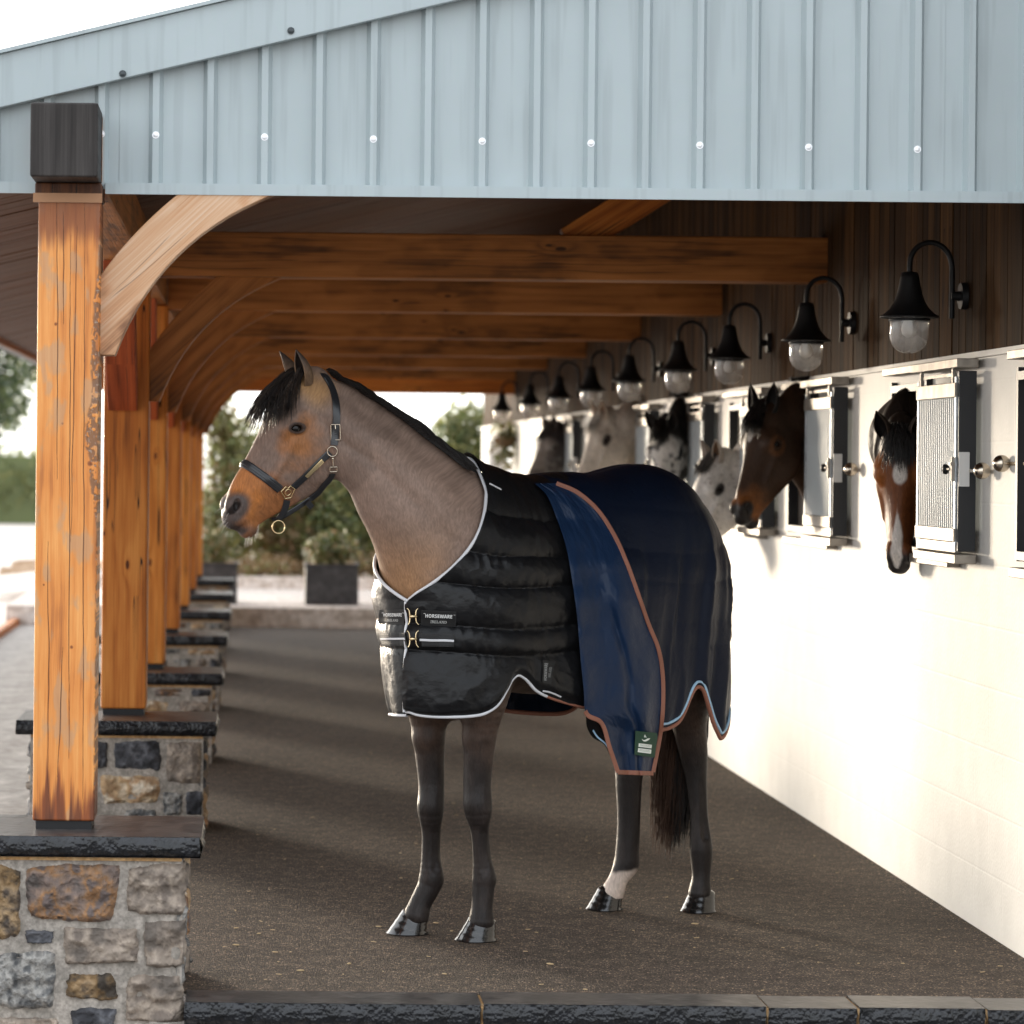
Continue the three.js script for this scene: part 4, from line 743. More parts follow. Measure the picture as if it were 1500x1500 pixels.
M.coat = phys({ vertexColors: true, map: furMap, roughness: 0.46, specularIntensity: 0.42, bumpMap: furBump, bumpScale: 0.0012, sheen: 0.1, sheenRoughness: 0.5, sheenColor: lin(0.5, 0.4, 0.33) });
M.eye = phys({ color: lin(0.006, 0.004, 0.003), roughness: 0.05, specularIntensity: 0.45, clearcoat: 0.15, clearcoatRoughness: 0.02 });
M.hairBlack = std({ color: lin(0.014, 0.011, 0.010), roughness: 0.42 });
M.hairDark = std({ color: lin(0.04, 0.026, 0.018), roughness: 0.42 });
M.hairTail = std({ color: lin(0.016, 0.011, 0.009), roughness: 0.75 });
M.hairBrown = std({ color: lin(0.055, 0.023, 0.010), roughness: 0.85 });
M.hairWhite = std({ color: lin(0.7, 0.66, 0.6), roughness: 0.5 });
M.hairGrey = std({ color: lin(0.12, 0.11, 0.10), roughness: 0.5 });

// ------------------------------------------------------------------ the bay horse in rugs
const HO = V(0.71, 0, -11.28), TH = 0.698, HF = V(-Math.cos(TH), 0, Math.sin(TH)), HL = V(Math.sin(TH), 0, Math.cos(TH));
const hLoc = (x, z) => [(x - HO.x) * HF.x + (z - HO.z) * HF.z, (x - HO.x) * HL.x + (z - HO.z) * HL.z];
const hWorld = (a, y, l) => V(HO.x + HF.x * a + HL.x * l, y, HO.z + HF.z * a + HL.z * l);
function trunkLocal(a, y, l) {
  const m = Math.abs(l);
  let d = ell(a, y, l, -0.035, 1.16, 0, 0.285, 0.38, 0.24);
  d = smin(d, ell(a, y, m, -0.06, 1.2, 0.1, 0.25, 0.36, 0.14), 0.06);
  d = smin(d, ell(a, y, l, -0.5, 1.2, 0, 0.62, 0.345, 0.305), 0.1);
  d = smin(d, capsule(a, y, l, [-0.02, 1.51, 0], [-0.55, 1.49, 0], 0.115, 0.115), 0.14);
  d = smin(d, ell(a, y, l, -0.78, 1.49, 0, 0.4, 0.14, 0.2), 0.1);
  d = smin(d, ell(a, y, l, -0.99, 1.32, 0, 0.315, 0.345, 0.245), 0.1);
  d = smin(d, ell(a, y, m, -1.08, 1.13, 0.11, 0.205, 0.36, 0.14), 0.08);
  return d;
}
const YAW = 0.33, HEAD = headFrame(P(434, 627, 10.93).addScaledVector(V(Math.sin(YAW), 0, Math.cos(YAW)), -0.094), YAW, [0.641, 0.768]);
const NECK = (() => {
  const pairs = [[480, 547, 442, 590, 11.05, 0.055], [530, 572, 462, 660, 11.05, 0.078], [575, 602, 490, 697, 11.055, 0.088], [616, 630, 511, 722, 11.07, 0.100], [652, 655, 531, 768, 11.1, 0.122], [690, 681, 549, 808, 11.14, 0.148], [714, 694, 577, 868, 11.2, 0.18], [745, 705, 640, 955, 11.3, 0.21]];
  return pairs.map(([u0, v0, u1, v1, d, hw], i) => { const a = P(u0, v0, d), b = P(u1, v1, d), up = a.clone().sub(b).normalize(), y = lerp(YAW, TH, i / 7); return { c: a.clone().add(b).multiplyScalar(0.5), up, lat: V(Math.sin(y), 0, Math.cos(y)), hh: a.distanceTo(b) / 2, hw }; });
})();
const neckF = neckField(NECK, 1);
const LEGS = { // pixel, distance, radius
  front_right: [[628, 940, 11.33, 0.10], [625, 1010, 11.34, 0.088], [628, 1062, 11.345, 0.064], [630, 1110, 11.35, 0.053], [632, 1150, 11.35, 0.047], [631, 1186, 11.34, 0.0475], [631, 1216, 11.35, 0.034], [630, 1250, 11.355, 0.0315], [632, 1284, 11.36, 0.045], [629, 1297, 11.36, 0.043], [615, 1325, 11.35, 0.040], [610, 1341, 11.345, 0.047]],
  front_left: [[716, 940, 11.17, 0.11], [709, 1010, 11.18, 0.094], [704, 1062, 11.19, 0.066], [701, 1110, 11.2, 0.054], [699, 1150, 11.205, 0.050], [700, 1184, 11.2, 0.051], [702, 1214, 11.205, 0.033], [704, 1250, 11.21, 0.029], [709, 1284, 11.22, 0.042], [708, 1298, 11.22, 0.041], [706, 1328, 11.21, 0.038], [705, 1350, 11.205, 0.046]],
  hind_right: [[905, 960, 12.0, 0.14], [915, 1045, 12.0, 0.075], [922, 1105, 12.03, 0.060], [921, 1150, 12.03, 0.050], [921, 1200, 12.03, 0.044], [919, 1245, 12.03, 0.045], [917, 1266, 12.03, 0.048], [906, 1287, 12.02, 0.037], [897, 1308, 12.015, 0.045]],
  hind_left: [[1010, 930, 11.95, 0.16], [1008, 1010, 11.96, 0.10], [1010, 1062, 11.99, 0.066], [1016, 1104, 12.01, 0.054], [1020, 1140, 12.01, 0.041], [1024, 1196, 12.0, 0.034], [1027, 1240, 11.995, 0.043], [1027, 1255, 11.995, 0.042], [1027, 1284, 11.99, 0.035], [1025, 1308, 11.986, 0.044]],
};
const legSegs = Object.values(LEGS).map((L) => { const c = new THREE.CatmullRomCurve3(L.map(([u, v, d]) => P(u, v, d)), false, 'centripetal'), k = curve(L.map((q, i) => [i, q[3]])), n = (L.length - 1) * 4; return Array.from({ length: n + 1 }, (_, i) => { const p = c.getPoint(i / n); return [[p.x, p.y, p.z], k(i / 4)]; }); });
function legsField(x, y, z) { let d = 9; for (const L of legSegs) { let q = 9; for (let i = 0; i < L.length - 1; i++) { if (i && i < L.length - 2 && (y > L[i][0][1] + 0.09 || y < L[i + 1][0][1] - 0.09)) continue; q = Math.min(q, capsule(x, y, z, L[i][0], L[i + 1][0], L[i][1], L[i + 1][1])); } d = Math.min(d, q); } for (const [p, r] of bumps) d = smin(d, Math.hypot(x - p[0], y - p[1], z - p[2]) - r, 0.022); for (const [A, B, r] of grooves) d = smax(d, -capsule(x, y, z, A, B, r * 0.5, r), 0.02); for (const [A, B, r] of tendons) d = smin(d, capsule(x, y, z, A, B, r, r * 0.9), 0.014); return d; }
const bumps = [[698, 1178, 11.19, 0.036], [708, 1172, 11.235, 0.026], [714, 1289, 11.24, 0.026], [629, 1180, 11.33, 0.034], [638, 1174, 11.38, 0.026], [637, 1290, 11.385, 0.026], [1022, 1100, 12.045, 0.034], [1031, 1256, 12.02, 0.027], [923, 1266, 12.05, 0.028], [699, 1080, 11.19, 0.05], [625, 1080, 11.33, 0.05]].map(([u, v, d, r]) => [P(u, v, d).toArray(), r]);
const grooves = [[711, 1222, 712, 1272, 11.175, 0.013], [639, 1222, 639, 1272, 11.318, 0.013], [1031, 1150, 1034, 1225, 11.965, 0.012], [714, 1095, 709, 1150, 11.13, 0.02], [641, 1095, 640, 1150, 11.28, 0.018]].map(([a, b, c, e, d, r]) => [P(a, b, d - 0.004).toArray(), P(c, e, d - 0.004).toArray(), r]);
const tendons = [[LEGS.front_right, 5, 8], [LEGS.front_left, 5, 8], [LEGS.hind_right, 2, 6], [LEGS.hind_left, 3, 6]].map(([L, i, j]) => { const A = P(...L[i].slice(0, 3)), B = P(...L[j].slice(0, 3)); for (const p of [A, B]) { p.x += 0.016; p.z -= 0.014; } A.y -= 0.03; return [A.toArray(), B.toArray(), 0.0175]; });
function mainHead(x, y, z) { const [al, n, w] = toHead(HEAD, x, y, z); if (al < -0.3 || al > 0.52 || Math.abs(w) > 0.2 || n > 0.2 || n < -0.32) return Math.max(0.05, Math.hypot(Math.max(0, Math.abs(al - 0.1) - 0.32), Math.max(0, Math.abs(n + 0.06) - 0.17), Math.max(0, Math.abs(w) - 0.11))); return headField(al, n, w); }
function horseField(x, y, z) {
  const [a, l] = hLoc(x, z);
  let d = trunkLocal(a, y, l); d = smin(d, neckF(x, y, z), 0.09);
  if (y < 1.2) d = smin(d, legsField(x, y, z), 0.05);
  d = smin(d, mainHead(x, y, z), 0.028);
  return d;
}
const cN = (x, y, z, f, s) => fbm3(x * f + s, y * f, z * f, 3);
function bayColor(x, y, z) {
  const [al, n, w] = toHead(HEAD, x, y, z), v = 0.9 + 0.2 * cN(x, y, z, 9, 1), q = cN(x, y, z, 14, 7);
  let c = [0.25, 0.172, 0.134];                                                      // clipped coat
  const [a, l] = hLoc(x, z);
  c = mix3(c, [0.36, 0.19, 0.085], smoothstep(1.56 - y, 0.0, 0.34) * smoothstep(a + 0.12 * (q - 0.5), 0.12, 0.30) * 0.8);
  if (al > -0.26 && n > -0.3 && Math.abs(w) < 0.16) {                                 // face
    const on = smoothstep(al + 0.28 - n * 0.4, 0.02, 0.12);
    const cheek = [0.20, 0.138, 0.108], tan = [0.37, 0.150, 0.048];
    let f = cheek;
    const q2 = cN(x, y, z, 26, 11), eye = Math.hypot((al - 0.028) * 0.75, (n + 0.03) * (n > -0.03 ? 1.25 : 0.7)); f = mix3(f, tan, smoothstep(0.10 - eye + 0.10 * (q - 0.5) + 0.05 * (q2 - 0.5), 0, 0.085) * 0.85);
    f = mix3(f, mix3([0.42, 0.155, 0.04], [0.30, 0.12, 0.045], smoothstep(-n + 0.16 * (q - 0.5), 0.02, 0.1)), smoothstep(al + 0.10 * (q - 0.5), 0.15, 0.24) * (1 - 0.35 * smoothstep(n, -0.02, 0.08)));
    f = mix3(f, [0.42, 0.23, 0.09], smoothstep(-al, 0.07, 0.14) * smoothstep(n, -0.06, 0.02) * 0.8);
    const nos = Math.hypot((al - 0.35) * 0.8, (n + 0.02)) + 0.012 * (q - 0.5);
    f = mix3(f, [0.095, 0.074, 0.066], smoothstep(0.062 - nos, 0, 0.03));
    f = mix3(f, [0.062, 0.05, 0.046], smoothstep(al - 0.30 * 1 - (n + 0.03) * 0.35 + 0.05 * (q - 0.5), 0.055, 0.10));
    f = mix3(f, [0.30, 0.13, 0.06], smoothstep(-n - 0.10, 0.005, 0.02) * smoothstep(al, 0.33, 0.38) * 0.6);
    f = mix3(f, [0.03, 0.025, 0.024], smoothstep(0.024 - Math.hypot((0.66 * al + 0.75 * n) / 1.6, -0.75 * al + 0.66 * n), 0, 0.006) * 0.9);
    f = mix3(f, [0.6, 0.56, 0.5], smoothstep(0.028 - Math.hypot((al + 0.0) * 0.7, w + 0.006) - (n < 0.06 ? 1 : 0) + 0.02 * (q - 0.5), 0, 0.008) * 0.8);
    f = mix3(f, [0.018, 0.014, 0.013], smoothstep(0.029 - Math.hypot((al - 0.350) * 0.86 - (n + 0.02) * 0.25, (n + 0.02) * 1.75), 0, 0.008));
    c = mix3(c, f, on);
  }
  if (y < 0.95) {                                                                     // legs
    const k = smoothstep(0.86 - y + 0.2 * (q - 0.5), 0.0, 0.3); c = mix3([0.095, 0.060, 0.044], [0.020, 0.0155, 0.014], k);
    const pat = smoothstep(cN(x, y * 0.4, z, 34, 5), 0.5, 0.72); c = mix3(c, [0.042, 0.032, 0.028], pat * 0.5);
    const white = smoothstep(0.165 - y + 0.03 * (q - 0.5) * 2, 0, 0.02) * (Math.hypot(x - 1.40, z + 12.02) < 0.13 ? 1 : 0); c = mix3(c, [0.62, 0.5, 0.42], white);
  }
  return [c[0] * v * 1.6, c[1] * v * 1.6, c[2] * v * 1.6];
}
const horse = thing('horse', 'bay horse standing on the asphalt in a black rug, blue rug draped behind, looking left', 'horse', V(HO.x, 0, HO.z));
const toHO = (g) => g.translate(-HO.x, 0, -HO.z);
{
  const cut = (x, y, z, m = 0) => { const h = toHead(HEAD, x, y, z); return h[0] > -0.15 + m && h[1] > -0.262 + m; };
  const lo = P(300, 500, 11.3), body = mergeGeometries([meshField(horseField, [-0.05, 0.66, -12.75], [2.15, 2.1, -10.6], 0.0095, (x, y, z) => y > 0.70 && !cut(x, y, z, 0.012)), meshField(horseField, [0.4, 0.045, -12.35], [1.95, 0.73, -11.0], 0.0055, (x, y) => y < 0.706)]);
  const head = meshField(horseField, [-0.24, 1.3, -11.3], [0.48, 2.06, -10.55], 0.0036, (x, y, z) => cut(x, y, z));
  const ears = [[1, [448, 567], [446, 510]], [-1, [418, 566], [407, 511]]].map(([s]) => {
    const base = fromHead(HEAD, -0.158, 0.056, s * 0.052), tip = fromHead(HEAD, -0.226, 0.168, s * 0.082), face = HEAD.n.clone().multiplyScalar(0.75).addScaledVector(HEAD.e, 0.5).addScaledVector(HEAD.w, s * 0.3);
    return earGeo(base, tip, face, 0.068, (x, y, z) => mix3([0.24, 0.15, 0.09], [0.09, 0.065, 0.055], smoothstep(y, 2.0, 2.09)), () => [0.055, 0.042, 0.036]);
  });
  const all = mergeGeometries([paint(body, bayColor), paint(head, bayColor), ...ears]);
  part('body', toHO(all), M.coat, horse);
  for (const s of [1, -1]) part('eye', new THREE.SphereGeometry(0.0225, 24, 18).scale(1.05, 0.95, 1).translate(...fromHead(HEAD, 0.002, 0.0, s * 0.0815).sub(V(HO.x, 0, HO.z)).toArray()), M.eye, horse);
  // hooves
  const hoof = (r0, r1, h, shoe) => gridGeo(36, 12, (a, b) => {
    const th = a * 6.2832, hb = Math.min(1, b / 0.82), cur = Math.max(0, (b - 0.82) / 0.18), k = lerp(r0, r1, Math.pow(hb, 0.9)) * (1 - 0.75 * cur * cur) * (1 + 0.012 * Math.sin(hb * 40 + 2 * Math.sin(th * 2))), heel = Math.cos(th) < 0 ? 0.86 : 1;
    return V(Math.cos(th) * k * 1.05 * heel - 0.034 * hb + 0.006, (hb * h + 0.012 * Math.sin(cur * 1.57)) * (1 - 0.22 * (0.5 - 0.5 * Math.cos(th))), Math.sin(th) * k * 0.96);
  }, (a, b) => [a * 3, b]);
  for (const [k, [u, v, d], ang] of [['front_right', [599, 1369, 11.355], 0.45], ['front_left', [699, 1379, 11.208], 0.75], ['hind_right', [887, 1334, 12.016], 0.6], ['hind_left', [1024, 1337, 11.986], 0.95]]) {
    const q = P(u, v, d), hind = k[0] === 'h', r = hind ? 0.070 : 0.076;
    const g = merged([hoof(r, 0.050, 0.078)]); g.rotateY(Math.PI + ang); g.translate(q.x - HO.x, 0.006, q.z - HO.z);
    part('hoof', g, M.hoof = M.hoof ?? phys({ map: dataTex(128, 128, (i, j) => { const s = smoothstep(fbm2(i / 128 * 9, j / 128 * 16, 4, 9, 16, 3), 0.52, 0.72); return mix3(S8(20, 18, 17), S8(120, 112, 104), s * 0.3); }, true), roughness: 0.22, clearcoat: 0.7, clearcoatRoughness: 0.12 }), horse);
    const sh = new THREE.TorusGeometry(r * 0.9, 0.004, 8, 32, 4.9); sh.rotateZ(-2.45); sh.rotateX(-Math.PI / 2); sh.scale(1.03, 1.0, 0.96); sh.rotateY(Math.PI + ang); sh.translate(q.x - HO.x, 0.006, q.z - HO.z);
    part('horseshoe', sh, M.blackIron, horse);
  }
  // forelock, mane, tail, chin hairs
  const R = rng(404), f = horseField, fore = [], mane = [], tailA = [], tailB = [], chin = [], loc = (p) => p.sub(V(HO.x, 0, HO.z)), fin = (s) => ({ ...s, pts: s.pts.map(loc) });
  for (let i = 0; i < 1250; i++) {
    const w = -0.05 + R() * 0.122, root = fromHead(HEAD, -0.185 + R() * 0.09, 0.098 + R() * 0.02, w), spread = (R() - 0.5) * 0.75 + w * 4.5 + 0.12, len = (0.08 + R() * 0.14) * (w > 0.03 ? 0.8 : 1), lift = 0.004 + R() * 0.024;
    fore.push(fin({ pts: comb(f, root, (t) => HEAD.e.clone().multiplyScalar(0.95 - 0.5 * smoothstep(w, -0.01, 0.06)).add(V(0, -0.55 * smoothstep(w, -0.01, 0.06), 0)).addScaledVector(HEAD.w, spread * (0.5 + 0.5 * t)).addScaledVector(HEAD.n, 0.2 - 0.45 * t).add(V(0.12 * Math.sin(i), -0.3 * t + 0.1 * Math.cos(i * 1.7), 0)).normalize(), len, 7, (t) => lift * Math.sin(Math.PI * (0.25 + 0.6 * t)) + 0.002), r: 0.0011 + R() * 0.0011 }));
  }
  part('forelock', hairGeo(fore.filter((_, i) => i % 2)), M.hairBlack, horse); part('forelock', hairGeo(fore.filter((_, i) => !(i % 2))), M.hairDark, horse);
  const crest = NECK.map((s) => s.c.clone().addScaledVector(s.up, s.hh * 0.99)).slice(0, 7); const cc = new THREE.CatmullRomCurve3(crest);
  for (let i = 0; i < 1900; i++) {
    const t = R() * 0.87, p = cc.getPoint(t), tan = cc.getTangent(t), near = R() < 0.62, y = lerp(YAW, TH, t), lat = V(Math.sin(y), 0, Math.cos(y)).multiplyScalar(near ? 1 : -1), len = near ? (0.055 + R() * 0.05) * (0.7 + 0.6 * vn2(t * 14, 3)) * (1 - 0.65 * smoothstep(t, 0.72, 0.86)) : 0.1 + R() * 0.06;
    p.addScaledVector(lat, (R() - 0.3) * 0.02).add(V(0, 0.012, 0)); settle(f, p, 0.003); { const d = f(p.x, p.y, p.z); if (d > 0.004) p.addScaledVector(grad(f, p), 0.003 - d); }
    mane.push(fin({ pts: comb(f, p, (s) => tan.clone().multiplyScalar(0.5).addScaledVector(lat, 0.5).add(V(0, 0.35 - 1.15 * s, 0)).normalize(), len, 5, () => 0.002 + 0.010 * (R() * 0.5)), r: 0.0024 + R() * 0.0012 }));
  }
  part('mane', hairGeo(mane), M.hairBlack, horse);
  for (let i = 0; i < 1500; i++) {
    const b = R() * 6.28, q = Math.sqrt(R()), end = V(1.655 + Math.cos(b) * q * 0.095 + 0.015, 0.15 + (0.5 * R() * R() + 0.22 * q * q * R() + 0.1 * vn2(b * 3, 7)), -12.12 + Math.sin(b) * q * 0.07), top = V(1.70 + Math.cos(b) * q * 0.035, 1.25, -12.13 + Math.sin(b) * q * 0.03), pts = [];
    for (let k = 0; k <= 9; k++) { const t = k / 9, p = top.clone().lerp(end, t); p.x += 0.03 * Math.sin(Math.PI * t) * Math.cos(b) * q + 0.008 * Math.sin(t * 9 + i) - 0.02 * t * t; p.z += 0.035 * Math.sin(Math.PI * t) * Math.sin(b) * q; pts.push(loc(p)); }
    (Math.cos(b) * q < -0.1 + 0.6 * (R() - 0.5) ? tailB : tailA).push({ pts, r: 0.0027, r1: 0.0009 });
  }
  const tl = part('tail', hairGeo(tailA), M.hairTail, horse); part('tail_edge', hairGeo(tailB), M.hairBrown, tl);
  for (let i = 0; i < 34; i++) { const w = (R() - 0.5) * 0.05, root = fromHead(HEAD, 0.325 + R() * 0.065, -0.138 + R() * 0.01, w); settle(f, root, 0); const pts = [0, 1, 2, 3].map((k) => loc(root.clone().add(V((R() - 0.5) * 0.004 - k * 0.001, -k * (0.008 + R() * 0.004), (R() - 0.5) * 0.003)))); chin.push({ pts, r: 0.0004, r1: 0.0002 }); }
  for (let i = 0; i < 26; i++) { const root = fromHead(HEAD, 0.36 + R() * 0.06, -0.06 + R() * 0.06, (R() - 0.5) * 0.08); settle(f, root, 0); const g = grad(f, root); chin.push({ pts: [0, 1, 2].map((k) => loc(root.clone().addScaledVector(g, k * 0.012).add(V(0, -k * k * 0.003, 0)))), r: 0.0005, r1: 0.0002 }); }
  part('chin_whiskers', hairGeo(chin), M.hairWhite, horse);
}
// ------------------------------------------------------------------ rugs: a sheet wrapped round the horse, addressed by (s, q)
// s: metres along the horse, 0 at the front of the chest, growing along its left side; q: 0 at the spine, 1 at mid-height, then metres below that
const RA0 = -0.06, RA1 = -1.0, FR = 0.3, S1 = FR * Math.PI / 2, S2 = S1 + (RA0 - RA1), S3 = S2 + S1, RYC = 1.22;
const rugBody = (a, y, l) => { const p = hWorld(a, y, l); return smin(trunkLocal(a, y, l), neckF(p.x, p.y, p.z), 0.09); };
function station(s) { const m = Math.abs(s), sg = s < 0 ? -1 : 1; if (m < S1) { const f = m / FR; return [RA0, Math.cos(f), Math.sin(f) * sg]; } if (m < S2) return [RA0 - (m - S1), 0, sg]; const f = Math.PI / 2 + Math.min(m - S2, S1) / FR; return [RA1, Math.cos(f), Math.sin(f) * sg]; }
const exitCache = new Map();
function exitR(s, q, off) {
  const [a0, da, dl] = station(s), psi = q < 1 ? (1 - q) * Math.PI / 2 : 0, c = Math.cos(psi), u = Math.sin(psi);
  let r = 0.02, step = 0.02; while (r < 1.2 && rugBody(a0 + da * c * r, RYC + u * r, dl * c * r) < off) r += step;
  for (let i = 0; i < 9; i++) { step /= 2; r += rugBody(a0 + da * c * r, RYC + u * r, dl * c * r) < off ? step : -step; }
  return [r, a0, da, dl, c, u];
}
function rugPoint(s, q, off, disp = 0) {
  const [r0, a0, da, dl, c, u] = exitR(s, q, off), drop = q > 1 ? q - 1 : 0, r = r0 + disp - drop * (s < S1 ? 0.16 * smoothstep(0.1 - s, 0, 0.2) : 0) + drop * 0.01;
  return hWorld(a0 + da * c * r, RYC + u * r - drop, dl * c * r);
}
function rugAddress(p) {
  const [a, l] = hLoc(p.x, p.z), m = Math.abs(l), sg = l < 0 ? -1 : 1; let s, r;
  if (a > RA0) { s = FR * Math.atan2(m, a - RA0); r = Math.hypot(m, a - RA0); } else if (a > RA1) { s = S1 + RA0 - a; r = m; } else { s = S2 + FR * Math.atan2(RA1 - a, m); r = Math.hypot(m, RA1 - a); }
  const dy = p.y - RYC; return [s * sg, dy > 0 ? 1 - Math.atan2(dy, r) / (Math.PI / 2) : 1 - dy];
}
function bvhOf(g) { const q = g.index ? g : g; return new MeshBVH(q); }
const hitRay = new THREE.Ray();
function hitPx(bvh, u, v) { hitRay.origin.set(0, EYE, 0); hitRay.direction.copy(rayTo(u, v)); const h = bvh.raycastFirst(hitRay, THREE.DoubleSide); return h ? { p: h.point.clone(), n: h.face.normal.clone().multiplyScalar(h.face.normal.dot(hitRay.direction) > 0 ? -1 : 1) } : null; }
function dense(px, n) { const c = new THREE.CatmullRomCurve3(px.map(([u, v]) => V(u, v, 0)), false, 'centripetal'); return c.getSpacedPoints(n).map((p) => [p.x, p.y]); }
const rawRug = gridGeo(190, 120, (a, b) => rugPoint(lerp(-S3, S3, a), b * 1.78, 0.016));
const rawBVH = bvhOf(rawRug.clone());
const addr = (px, n = 60) => dense(px, n).map(([u, v]) => hitPx(rawBVH, u, v)).filter(Boolean).map((h) => rugAddress(h.p));
function table(list, smooth = 3) { // (s, q) samples -> q(s)
  const t = list.slice().sort((a, b) => a[0] - b[0]), out = []; for (const p of t) if (!out.length || p[0] - out[out.length - 1][0] > 0.004) out.push(p.slice());
  return (s) => { const n = out.length; if (s <= out[0][0]) return out[0][1]; if (s >= out[n - 1][0]) return out[n - 1][1]; let i = 0; while (out[i + 1][0] < s) i++; return lerp(out[i][1], out[i + 1][1], (s - out[i][0]) / (out[i + 1][0] - out[i][0])); };
}
const neckPx = [[712, 724], [709, 752], [700, 782], [684, 808], [660, 834], [633, 855], [610, 870], [597, 881]];
const neckAddr = addr(neckPx, 80), sV = neckAddr[neckAddr.length - 1][0], sTop = Math.max(...neckAddr.map((p) => p[0]));
const neckQ = table(neckAddr), qL0 = (s) => (s > sTop ? Math.max(0, neckQ(sTop) * (1 - (s - sTop) / 0.006)) : neckQ(s));
const qR0 = (s) => qL0(Math.min(Math.max(sTop, -s), -s + 2 * sV * clamp(1 + (s - sV) / 0.4, 0, 1) + 0.035 * smoothstep(sV - s, 0, 0.16)));
const hemQ = table(addr([[601, 1043], [612, 1047], [640, 1050], [690, 1049], [710, 1045], [728, 1033], [742, 1010], [750, 995], [758, 989], [768, 994], [785, 1012], [805, 1022], [852, 1036]], 90));
// padding: puffed rows between stitched seams, puckers at the seams, soft folds
const SEAMS = [1.72, 1.56, 1.43, 1.292, 1.128, 1.036, 0.78];
function quilt(s, y, amp) {
  const ss = Math.abs(s), yy = y - 0.012 * Math.sin(ss * 7 + 1) ; let i = 0; while (i < SEAMS.length - 2 && SEAMS[i + 1] > yy) i++;
  const t = clamp((SEAMS[i] - yy) / (SEAMS[i] - SEAMS[i + 1]), 0, 1), puff = Math.pow(Math.sin(Math.PI * clamp(t, 0.001, 0.999)), 0.62), ds = Math.min(t, 1 - t) * (SEAMS[i] - SEAMS[i + 1]);
  const puck = Math.sin(ss * 120 + 9 * vn2(ss * 14, y * 10)) * Math.exp(-ds / 0.022) * vn2(ss * 9, i * 3.7);
  const folds = 1 - Math.abs(2 * fbm2(ss * 5.2 + y * 2.2, y * 3.4 - ss * 1.1, 3) - 1), cr = 1 - Math.abs(2 * fbm2(ss * 15 + 3, y * 13, 3) - 1);
  return amp * (1.15 * puff * (0.85 + 0.3 * vn2(ss * 6, i * 5)) + 0.16 * puck + (yy < 1.03 ? 1.0 : 0.55) * (folds - 0.7) + 0.30 * (cr - 0.7));
}
function panel(sa, sb, q0, q1, off, disp, nu, nv, flip) {
  const g = gridGeo(nu, nv, (a, b) => { const s = lerp(sa, sb, a), q = lerp(q0(s), q1(s), b), y = q > 1 ? RYC - (q - 1) : RYC + Math.sin((1 - q) * Math.PI / 2) * 0.42; const ed = smoothstep(Math.min(b, 1 - b), 0, 0.03); return rugPoint(s, q, off, disp(s, y, q) * (0.35 + 0.65 * ed)); }, (a, b, p) => { const s = lerp(sa, sb, a); return [s * 4, p.y * 4]; });
  return g;
}
const weave = dataTex(64, 64, (i, j) => 0.5 + 0.25 * Math.sin(i / 64 * 6.283 * 16) + 0.25 * Math.sin(j / 64 * 6.283 * 16)); 
const crinkle = dataTex(512, 512, (i, j) => { const u = i / 512, v = j / 512; return 0.6 * (1 - Math.abs(2 * fbm2(u * 6 + 0.6 * vn2(u * 9, v * 9, 9, 9, 3), v * 9, 4, 6, 9, 44) - 1)) + 0.3 * fbm2(u * 30, v * 30, 3, 30, 30, 45); });
M.nylonBlack = phys({ color: lin(0.007, 0.007, 0.0078), roughness: 0.34, bumpMap: crinkle, bumpScale: 0.0014, specularIntensity: 0.55, sheen: 0.06, sheenRoughness: 0.4, sheenColor: lin(0.3, 0.3, 0.33) });
M.nylonNavy = phys({ color: lin(0.0045, 0.0085, 0.021), roughness: 0.42, bumpMap: crinkle, bumpScale: 0.0016, specularIntensity: 0.35, sheen: 0.1, sheenRoughness: 0.5, sheenColor: lin(0.1, 0.13, 0.22) });
M.satinBlue = phys({ color: lin(0.0085, 0.022, 0.056), roughness: 0.36, bumpMap: crinkle, bumpScale: 0.0018, specularIntensity: 0.4, sheen: 0.1, sheenRoughness: 0.5, sheenColor: lin(0.12, 0.2, 0.36) });
M.piping = phys({ color: lin(0.62, 0.62, 0.64), roughness: 0.4 });
M.pipingBlue = phys({ color: lin(0.36, 0.55, 0.72), roughness: 0.5 });
M.binding = phys({ color: lin(0.27, 0.105, 0.065), roughness: 0.55, bumpMap: weave, bumpScale: 0.0006 });
M.webbing = phys({ color: lin(0.012, 0.012, 0.013), roughness: 0.6, bumpMap: weave, bumpScale: 0.0008 });
M.gold = phys({ color: lin(0.85, 0.68, 0.42), roughness: 0.2, metalness: 1 });
// a tape of given width and thickness along points with surface normals
function tape(pts, nrm, w, th, uvs = 20) {
  const pos = [], uv = [], idx = []; let run = 0;
  pts.forEach((p, i) => {
    const t = pts[Math.min(i + 1, pts.length - 1)].clone().sub(pts[Math.max(i - 1, 0)]).normalize(), b = t.clone().cross(nrm[i]).normalize(), n = b.clone().cross(t).normalize(); if (i) run += p.distanceTo(pts[i - 1]);
    for (const [x, y] of [[-0.5, 0], [-0.5, 0.7], [-0.36, 1], [0.36, 1], [0.5, 0.7], [0.5, 0]]) { const q = p.clone().addScaledVector(b, x * w).addScaledVector(n, y * th); pos.push(q.x, q.y, q.z); uv.push(x * w * uvs, run * uvs); }
  });
  for (let i = 0; i < pts.length - 1; i++) for (let k = 0; k < 6; k++) { const a = i * 6 + k, b = i * 6 + (k + 1) % 6; idx.push(a, a + 6, b, b, a + 6, b + 6); }
  const n6 = (pts.length - 1) * 6; for (const o of [0, n6]) for (let k = 1; k < 5; k++) idx.push(o, o + k, o + k + 1);
  const g = new THREE.BufferGeometry(); g.setAttribute('position', new THREE.Float32BufferAttribute(pos, 3)); g.setAttribute('uv', new THREE.Float32BufferAttribute(uv, 2)); g.setIndex(idx);
  const f = g.toNonIndexed(); f.computeVertexNormals(); return f;
}
